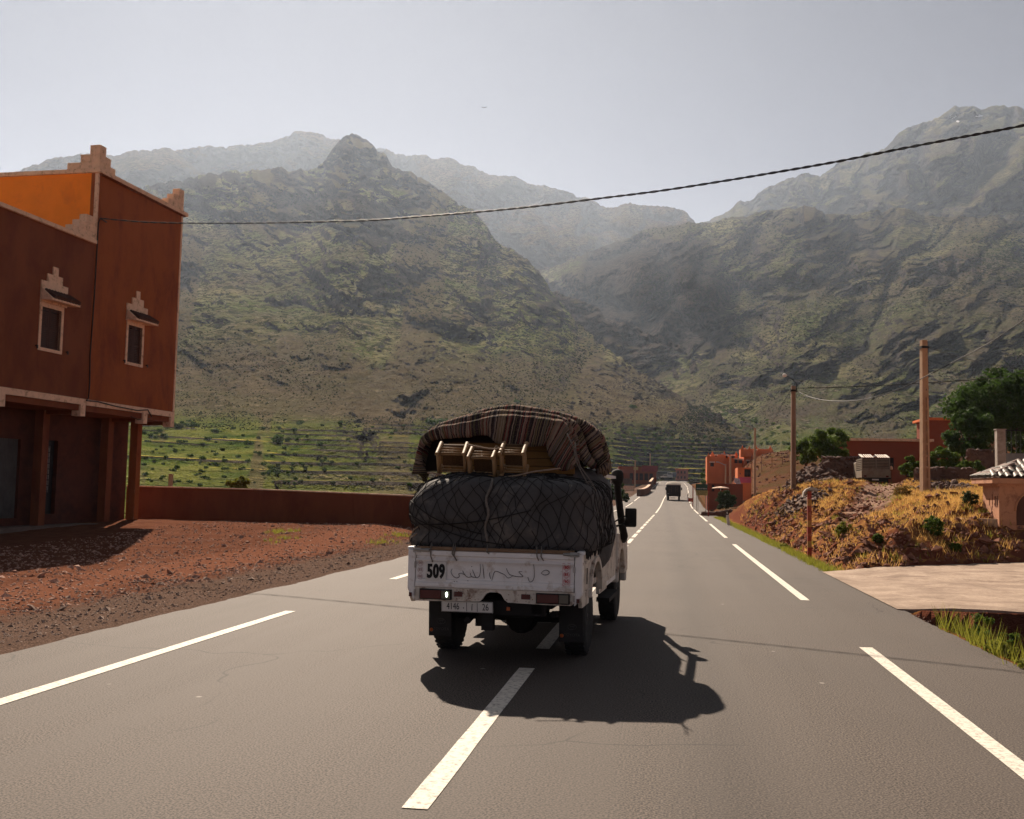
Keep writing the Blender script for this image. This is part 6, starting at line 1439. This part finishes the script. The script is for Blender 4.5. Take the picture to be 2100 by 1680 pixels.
def leaves(centres, rad, n, size, seed=0, flat=.75):
    r_ = np.random.RandomState(seed); centres = np.asarray(centres, float); k = len(centres); idx = r_.randint(0, k, n)
    d = r_.normal(size=(n, 3)); d /= np.linalg.norm(d, axis=1)[:, None]; rr = r_.rand(n)**.45; rad = np.broadcast_to(np.asarray(rad, float), (k,))
    P = centres[idx]+d*(rr*rad[idx])[:, None]*np.array([1, 1, flat])
    nrm = d*.7+r_.normal(size=(n, 3))*.6+np.array([0, 0, .25]); nrm /= np.linalg.norm(nrm, axis=1)[:, None]
    a = np.cross(nrm, r_.normal(size=(n, 3))); a /= np.linalg.norm(a, axis=1)[:, None]; b_ = np.cross(nrm, a)
    s_ = size*(.6+.8*r_.rand(n))[:, None]; V = np.stack([P-a*s_, P-b_*s_*.55, P+a*s_, P+b_*s_*.55], 1).reshape(-1, 3)
    return V, np.arange(4*n).reshape(-1, 4)
def blob_centres(rx_, ry_, rz, n, seed, shell=.55, z0=-1.0):
    r_ = np.random.RandomState(seed); out = []
    while len(out) < n:
        d = r_.normal(size=3); d /= np.linalg.norm(d); q = shell+(1-shell)*r_.rand(); q *= .78
        if d[2] < z0: continue
        out.append((d[0]*q*rx_, d[1]*q*ry_, d[2]*q*rz))
    return out
def tree(name, loc, label, cat, r3, hz, nclump, nleaf, size, m, seed, trunk=.2, group=None, crad=None, cat2=None):
    root = empty(name, loc, 0, label, cat, group)
    nclump = int(nclump*1.6); C_ = [(c_[0], c_[1], c_[2]+hz) for c_ in blob_centres(*r3, nclump, seed)]
    rad = NR.uniform(.55, 1.35, nclump)*(crad or .25*min(r3))
    nleaf = int(nleaf*1.5); V, F = leaves(C_+[(0, 0, hz)], np.append(rad, .62*min(r3)), nleaf, size*.85, seed); npmesh('crown', V, F, m, parent=root)
    if trunk:
        t_ = MB(); h0 = max(.3, hz-.5*r3[2]); t_.tube([(0, 0, -.4), (trunk*.3, 0, h0*.5), (-.1*trunk, trunk*.4, h0), (0, 0, hz)], [trunk*1.25, trunk, trunk*.85, trunk*.4], 9); t_.build('trunk', M_bark, root, smooth=True)
        for k in range(min(9, nclump)):
            c_ = C_[k*len(C_)//min(9, nclump)]; l_ = MB(); l_.tube([(0, 0, h0*.8), (c_[0]*.4, c_[1]*.4, h0*.8+(c_[2]-h0*.8)*.55), (c_[0]*.85, c_[1]*.85, c_[2])], [trunk*.5, trunk*.3, trunk*.1], 6); l_.build('limb', M_bark, root, smooth=True)
    return root
def topat(px, py, Y): p = at(px, py, Y); return p
# big tree
def T_(name, px, pyc, Y, rpx, rpy, label, cat, nclump, nleaf, size, m, seed, trunk=.2, ry_=None, dz=0):
    p = at(px, pyc, Y); gz = g(p[0], p[1]); rx_ = rpx*Y/2147; rz = rpy*Y/2147
    hz = p[2]-gz-dz
    if not trunk: top_ = hz+rz; rz = hz = top_/2
    return tree(name, (p[0], p[1], gz+dz), label, cat, (rx_, ry_ or rx_*.9, rz), hz, nclump, nleaf, size, m, seed, trunk)
T_('walnut_tree', 2052, 832, 80, 118, 92, 'big dark leafy tree towering over the walls at the right edge', 'tree', 70, 13000, .16, M_leafd, 31, .35)
T_('fig_tree', 1985, 892, 73, 62, 62, 'dense dark green tree filling the gap below the big tree', 'tree', 40, 7000, .13, M_leafd, 32, .2)
T_('young_tree', 1700, 912, 76, 48, 46, 'leafy green tree left of the long red house', 'tree', 34, 5200, .13, M_leafm, 33, .14)
T_('young_tree', 1653, 925, 84, 36, 34, 'smaller green tree directly behind the lamp pole', 'tree', 22, 3000, .13, M_leafm, 34, .10)
T_('bush', 1868, 952, 64, 24, 34, 'dark green bush climbing beside the red house doorway', 'bush', 14, 2200, .11, M_leafm, 35, 0)
T_('hedge_bush', 1935, 948, 61, 40, 36, 'leafy dark green hedge bush right of the tall pole', 'bush', 26, 4200, .11, M_leafm, 36, 0)
T_('hedge_bush', 1990, 962, 59, 36, 22, 'low sprawling green bush against the mossy garden wall', 'bush', 18, 2600, .10, M_leafm, 37, 0)
T_('reed_clump', 2085, 905, 66, 24, 32, 'pale green reed thicket behind the grey yard wall', 'reeds', 12, 1800, .14, M_leafo, 38, 0)
T_('cypress_hedge', 1487, 1022, 106, 25, 19, 'dark trimmed hedge beside the restaurant', 'hedge', 16, 2600, .14, M_leafo, 39, 0)
T_('roadside_tree', 1262, 1008, 150, 24, 24, 'dark shady tree at the left road edge beyond the pickup', 'tree', 20, 2600, .26, M_leafd, 40, .2)
T_('roadside_bush', 1284, 1018, 140, 10, 10, 'low dark bush beside the shady tree left of the road', 'bush', 8, 700, .2, M_leafo, 41, 0)
T_('willow_top', 488, 996, 47, 34, 24, 'yellow green treetop poking above the yard wall', 'tree', 16, 2600, .09, M_leafy, 42, .12)
T_('green_bush', 1443, 968, 165, 10, 12, 'bright green bush on the red mound left of the village', 'bush', 8, 700, .22, M_leafm, 43, 0)
def onb(px, py, rpx, rpy, label, m, seed, size=.045, n=1500, name='broom_bush'):
    P = onground(px, py, 20, 90, .2); Y = P.y; rx_ = rpx*Y/2147; rz = rpy*Y/2147
    return tree(name, (P.x, P.y, P.z), label, 'bush', (rx_, rx_*.9, rz), rz*.5, 30, n, size*.62, m, seed, 0, crad=rx_*.22)
onb(1606, 972, 14, 14, 'spiky green bush on the bank left of the lamp pole', M_leafm, 44, name='thorn_bush')
onb(1580, 985, 13, 10, 'yellow green bush on the bank below the village', M_leafy, 45, name='thorn_bush')
onb(1915, 1100, 26, 26, 'round dark green bush halfway down the bank, left of the well house', M_leafm, 51, n=2400)
onb(1730, 1100, 22, 20, 'yellow green bush low on the rocky bank', M_leafy, 52, n=1800)
onb(1800, 1118, 14, 14, 'small green bush at the foot of the rocky bank', M_leafm, 53)
onb(1850, 1018, 26, 16, 'brownish bush left of the tall concrete pole', leafmat('brown_scrub', (.10, .05, .015), (.19, .12, .03)), 54, n=2200)
onb(1990, 1040, 22, 20, 'dark scrub bush beside the well house wall', M_leafo, 55, n=1800)
onb(1960, 1130, 14, 12, 'low green bush at the far edge of the concrete apron', M_leafm, 56)
onb(1610, 1128, 14, 10, 'small yellow green weed clump at the road edge before the red post', M_leafy, 57, n=900, name='weed_clump')

# terraced slope bushes
saz, sx_, sy_, sz_ = SB
def on_surf(S__, px, py):
    az_, xs, ys, zs = S__; a, e_ = azel(px, py); i = int(np.clip(np.searchsorted(az_, a), 0, len(az_)-1)); r_ = np.hypot(xs[:, i], ys[:, i]); el_ = (zs[:, i]-1.75)/r_
    k = np.argmax(el_ >= e_); return Vector((xs[k, i], ys[k, i], zs[k, i])), r_[k]
def proto(m, seed, n=260):
    V, F = leaves([(0, 0, .55)]+[(c_[0], c_[1], c_[2]+.5) for c_ in blob_centres(.9, .9, .6, 8, seed)], .42, n, .17, seed); me = bpy.data.meshes.new('bush'); o = npmesh('bush', V, F, m); me = o.data; bpy.data.objects.remove(o); return me
PD = [proto(M_leafd, 60+k) for k in range(3)]+[proto(M_leafo, 64)]; PM = [proto(M_leafm, 70+k) for k in range(3)]; PY = [proto(M_leafy, 75)]
def bush_on(S__, px, py, rpx, protos, label, group, name='bush', cat='bush', r2=rnd):
    P, r_ = on_surf(S__, px, py); o = bpy.data.objects.new(name, r2.choice(protos)); col.objects.link(o); s_ = rpx*r_/2147
    o.location = P-Vector((0, 0, .15*s_)); o.scale = (s_, s_, s_*r2.uniform(.8, 1.15)); o.rotation_euler = (0, 0, r2.uniform(0, 6.3)); tag(o, label, cat, group); return o
r5 = random.Random(5)
LB = 'dark round bush scattered among the terraces across the valley'; GB = 'dark bushes among the terraces across the valley'
for k in range(205):
    u_ = r5.random()
    if u_ < .72: px = r5.uniform(292, 640); py = 862+135*r5.random()**.8; py += 0
    else: px = r5.uniform(560, 845); py = 858+140*r5.random()
    if 400 < px < 450 and 870 < py < 905: continue
    if px > 560 and 900 < py < 955 and r5.random() < .6: continue
    bush_on(SB, px, py, r5.uniform(3.6, 7.6)*(1.3 if r5.random() < .12 else 1), PD, LB, GB, r2=r5)
for px, py, rr in ((572, 912, 17), (655, 912, 8), (885, 870, 16), (905, 866, 12), (440, 888, 12), (393, 875, 15), (365, 880, 12), (510, 912, 11), (425, 905, 9), (730, 955, 9), (1060, 826, 9), (1298, 838, 10), (1100, 850, 8)):
    bush_on(SB, px, py, rr, PD, 'large dark bush on the slope across the valley, bigger than the scattered ones', 'large bushes on the slope across the valley', r2=r5)
for k in range(125):
    px = r5.uniform(1236, 1505); py = r5.uniform(880+max(0, (px-1330))*.12, 958)
    if px > 1440 and py > 905+(1505-px)*.5: continue
    bush_on(SB, px, py, r5.uniform(3.0, 7), PM+PD[:1], 'green bush on the cultivated slope above the road', 'green bushes on the slope above the road', r2=r5)
for k in range(60):
    px = r5.uniform(1480, 1640); py = 838+ (px-1480)*.35+r5.uniform(-6, 60)
    bush_on(SD, px, min(py, 912), r5.uniform(3, 7), PM, 'green bush in the ravine bottom behind the village', 'green bushes in the ravine behind the village', r2=r5)

# boulders and scrub too small to count on the mountains
OCT = np.array([(1, 0, 0), (0, 1, 0), (-1, 0, 0), (0, -1, 0), (0, 0, 1), (0, 0, -1)], float); OF = np.array([(0, 1, 4), (1, 2, 4), (2, 3, 4), (3, 0, 4), (1, 0, 5), (2, 1, 5), (3, 2, 5), (0, 3, 5)])
def scatter(name, P, size, m, seed, squash=.7, root=None):
    r_ = np.random.RandomState(seed); n = len(P); V = np.broadcast_to(OCT, (n, 6, 3))*(.6+.8*r_.rand(n, 6, 1))
    th = r_.rand(n)*6.28; c_, s_ = np.cos(th), np.sin(th); X_ = V[..., 0]*c_[:, None]-V[..., 1]*s_[:, None]; Y_ = V[..., 0]*s_[:, None]+V[..., 1]*c_[:, None]
    til = r_.normal(size=(n, 2))*.35; Z_ = V[..., 2]*squash+X_*til[:, :1]+Y_*til[:, 1:]
    W_ = np.stack([X_, Y_, Z_], -1)*np.asarray(size)[:, None, None]+P[:, None, :]
    F = (OF[None]+np.arange(n)[:, None, None]*6).reshape(-1, 3); return npmesh(name, W_.reshape(-1, 3), F, m, kind='stuff')
def surf_pts(S__, n, e0, e1, seed, a0=None, a1=None, nzs=None):
    az_, xs, ys, zs = S__; r_ = np.random.RandomState(seed); R_ = np.hypot(xs, ys); el_ = (zs-1.75)/R_
    mask = (el_ > e0) & (el_ < e1) & (az_[None, :] > (a0 if a0 is not None else -9)) & (az_[None, :] < (a1 if a1 is not None else 9))
    if nzs: mask &= (fbm(np.broadcast_to(az_[None, :], el_.shape)*nzs, el_*nzs*1.3, seed, 3) > -.05)
    ii = np.argwhere(mask); ii = ii[r_.randint(0, len(ii), n)]; P = np.stack([xs[ii[:, 0], ii[:, 1]], ys[ii[:, 0], ii[:, 1]], zs[ii[:, 0], ii[:, 1]]], 1)
    return P, R_[ii[:, 0], ii[:, 1]]
M_scrub = mat('mountain_scrub', (.028, .038, .014), rough=1, var=.3, scale=.05, spec=0); M_bould = mat('mountain_boulder', (.075, .062, .05), rough=1, var=.35, scale=.08, spec=0)
aL, aR = azel(300, 900)[0], azel(1500, 900)[0]
P, Rr = surf_pts(SB, 15000, .05, .28, 1, aL, aR, 9); scatter('scrub', P, Rr*NR.uniform(.0004, .0013, len(P)), M_scrub, 2)
P, Rr = surf_pts(SB, 9000, .05, .22, 3, aL, aR, 12); scatter('boulders', P, Rr*NR.uniform(.0003, .0010, len(P)), M_bould, 4)
P, Rr = surf_pts(SB, 500, .055, .14, 5, azel(850, 900)[0], aR, 20); scatter('boulders', P, Rr*NR.uniform(.0012, .0030, len(P)), M_bould, 6)
P, Rr = surf_pts(SD, 12000, .04, .26, 7, azel(1300, 900)[0], azel(2150, 900)[0], 9); scatter('scrub', P, Rr*NR.uniform(.0004, .0013, len(P)), M_scrub, 8)
P, Rr = surf_pts(SD, 6000, .04, .22, 9, azel(1300, 900)[0], azel(2150, 900)[0], 12); scatter('boulders', P, Rr*NR.uniform(.0003, .0011, len(P)), M_bould, 10)

# stones on the bank, in the yard and on the shoulder
def gpts(n, x0, x1, y0, y1, seed, f=None):
    r_ = np.random.RandomState(seed); x = r_.uniform(x0, x1, n); y = y0+(y1-y0)*r_.rand(n)**1.4
    if f is not None: k = f(x, y, r_); x, y = x[k], y[k]
    return np.stack([x, y, G(x, y)], 1)
apm = lambda x, y: (x > 3.6) & (y > 17.2) & (y < yfar(x)+.1)
M_shard = mat('bank_stones', (.21, .095, .062), rough=.95, var=.5, scale=4, spec=.1); M_peb = mat('yard_pebbles', (.40, .24, .18), rough=.95, var=.55, scale=9, spec=.1); M_grv = mat('shoulder_gravel', (.30, .21, .165), rough=.95, var=.55, scale=12, spec=.1)
def dd_(x, y): return np.minimum(x-shift(y)-4.3, (y-yfar(x))*1.1)
f1 = lambda x, y, r_: (~apm(x, y)) & (dd_(x, y) > -.3) & (r_.rand(len(x)) < np.where(dd_(x, y) < 3.4, 1, .22)) & (fbm(x*.6, y*.6, 2, 3) > -.28)
P = gpts(26000, 4.0, 15, 25, 70, 11, f1); scatter('bank_stones', P+np.array([0, 0, .01]), NR.uniform(.025, .10, len(P))*(1+1.2*(NR.rand(len(P)) < .08)), M_shard, 12, .6)
f2 = lambda x, y, r_: (x < shift(y)+EL-.15) & (y < 39.3+.055*(x+14)) & ~((x < -17.3) & (y < 40))
P = gpts(9000, -18, -8.2, 13, 40, 13, f2); scatter('yard_stones', P, NR.uniform(.012, .045, len(P))*(1+1.3*(NR.rand(len(P)) < .03)), M_peb, 14, .6)
P = gpts(9000, -9.2, -6.75, 6, 45, 15, f2); scatter('shoulder_stones', P, NR.uniform(.008, .030, len(P))*(1+1.6*(NR.rand(len(P)) < .02)), M_grv, 16, .6)
P = gpts(1500, 3.68, 4.0, 9, 60, 17); scatter('edge_stones', P, NR.uniform(.006, .022, len(P)), M_grv, 18, .6)

P = gpts(5200, 8, 40, 86, 185, 19, lambda x, y, r_: (x-shift(y) > 6) & (fbm(x*.12, y*.12, 3, 3) > -.1)); scatter('hill_rubble', P, NR.uniform(.06, .30, len(P)), M_shard, 19, .6)
# grass
def blades(P, nb, h0, h1, spread, lean, m, name, seed, width=.008):
    r_ = np.random.RandomState(seed); n = len(P)*nb; B_ = np.repeat(P, nb, 0)+np.concatenate([r_.normal(size=(n, 2))*spread, np.zeros((n, 1))], 1)
    h = r_.uniform(h0, h1, n); an = r_.rand(n)*6.28; tip = B_+np.stack([np.cos(an)*lean*h, np.sin(an)*lean*h, h], 1); a2 = r_.rand(n)*6.28; w_ = np.stack([np.cos(a2), np.sin(a2), 0*a2], 1)*width
    B_ = B_-np.array([0, 0, .02]); V = np.stack([B_-w_, B_+w_, tip], 1).reshape(-1, 3); return npmesh(name, V, np.arange(3*n).reshape(-1, 3), m, kind='stuff')
track = lambda x, y: (np.abs(x-(7.2+(y-40)*.245)) < 1.1) & (y > 38)
f3 = lambda x, y, r_: (~apm(x, y)) & (dd_(x, y) > .2) & ~track(x, y) & ((dd_(x, y) > 2.2) | (r_.rand(len(x)) < .35)) & (fbm(x*.45+7, y*.45, 4, 3) > -.22)
P = gpts(16000, 4.2, 17, 27, 72, 21, f3); blades(P, 7, .06, .24, .07, .55, M_dry, 'dry_grass', 22, .010)
P = gpts(3500, 4.2, 17, 27, 72, 23, lambda x, y, r_: (~apm(x, y)) & (dd_(x, y) > 0) & (fbm(x*.8+3, y*.8, 9, 3) > .22)); blades(P, 8, .06, .22, .07, .5, M_green, 'green_grass', 24, .010)
P = gpts(2600, 3.74, 4.5, 25.6, 80, 25, lambda x, y, r_: x < 4.0+.35*fbm(y*.7, y*0, 0, 3)+.25); blades(P, 9, .05, .22, .05, .45, M_green, 'verge_grass', 26, .009)
P = gpts(170, 3.78, 4.2, 9.5, 15.6, 27); blades(P[P[:, 2] > -.9], 9, .12, .42, .05, .4, M_green, 'ditch_grass', 28, .008)
for cx_, cy_, n_ in ((-12.5, 33.5, 30), (-9.0, 35.5, 26), (-11.3, 30.2, 16), (-8.6, 31.5, 20)):
    qx = NR.normal(cx_, .22, n_); qy = NR.normal(cy_, .5, n_); P = np.stack([qx, qy, G(qx, qy)], 1); blades(P, 8, .06, .16, .05, .5, M_green, 'yard_weeds', 3, .010)
# leafy plants growing out of the ditch
def ditch_plant(x, y, hgt, n, label, m, seed):
    p = (x, y, 0.0); gz = g(p[0], p[1]); root = empty('ditch_plant', (p[0], p[1], gz), 0, label, 'plant'); r_ = random.Random(seed); tips = []
    for k in range(9):
        a = r_.uniform(0, 6.3); sp = r_.uniform(.10, .75)*hgt; tp = (math.cos(a)*sp, math.sin(a)*sp, (p[2]-gz)+hgt*r_.uniform(-.45, .40)); tips.append(tp)
        s_ = MB(); s_.tube([(0, 0, -.1), (tp[0]*.3, tp[1]*.3, tp[2]*.5), tp], [.010, .007, .003], 5); s_.build('stem', M_leafo, root)
    C_ = [(t_[0]*q_, t_[1]*q_, t_[2]*(.45+.55*q_)) for t_ in tips for q_ in (.7, 1)]
    V, F = leaves(C_, np.array([(.05+.07*r_.random())*(hgt+.3) for _ in C_]), int(n*1.4), .024, seed); npmesh('leaf_mass', V, F, m, parent=root, kind='stuff')
    return root
ditch_plant(4.15, 14.9, .55, 900, 'leafy bright green plant rising from the ditch under the apron edge', M_leafm, 1)
ditch_plant(4.05, 13.0, .45, 900, 'yellow green weed with small pale flowers in the ditch near the right edge', M_leafy, 2)
ditch_plant(4.0, 11.9, .40, 800, 'yellow green weed at the road edge in the lower right corner', M_leafy, 3)
ditch_plant(4.1, 13.9, .35, 600, 'low green weed between the two taller ditch plants', M_leafm, 4)
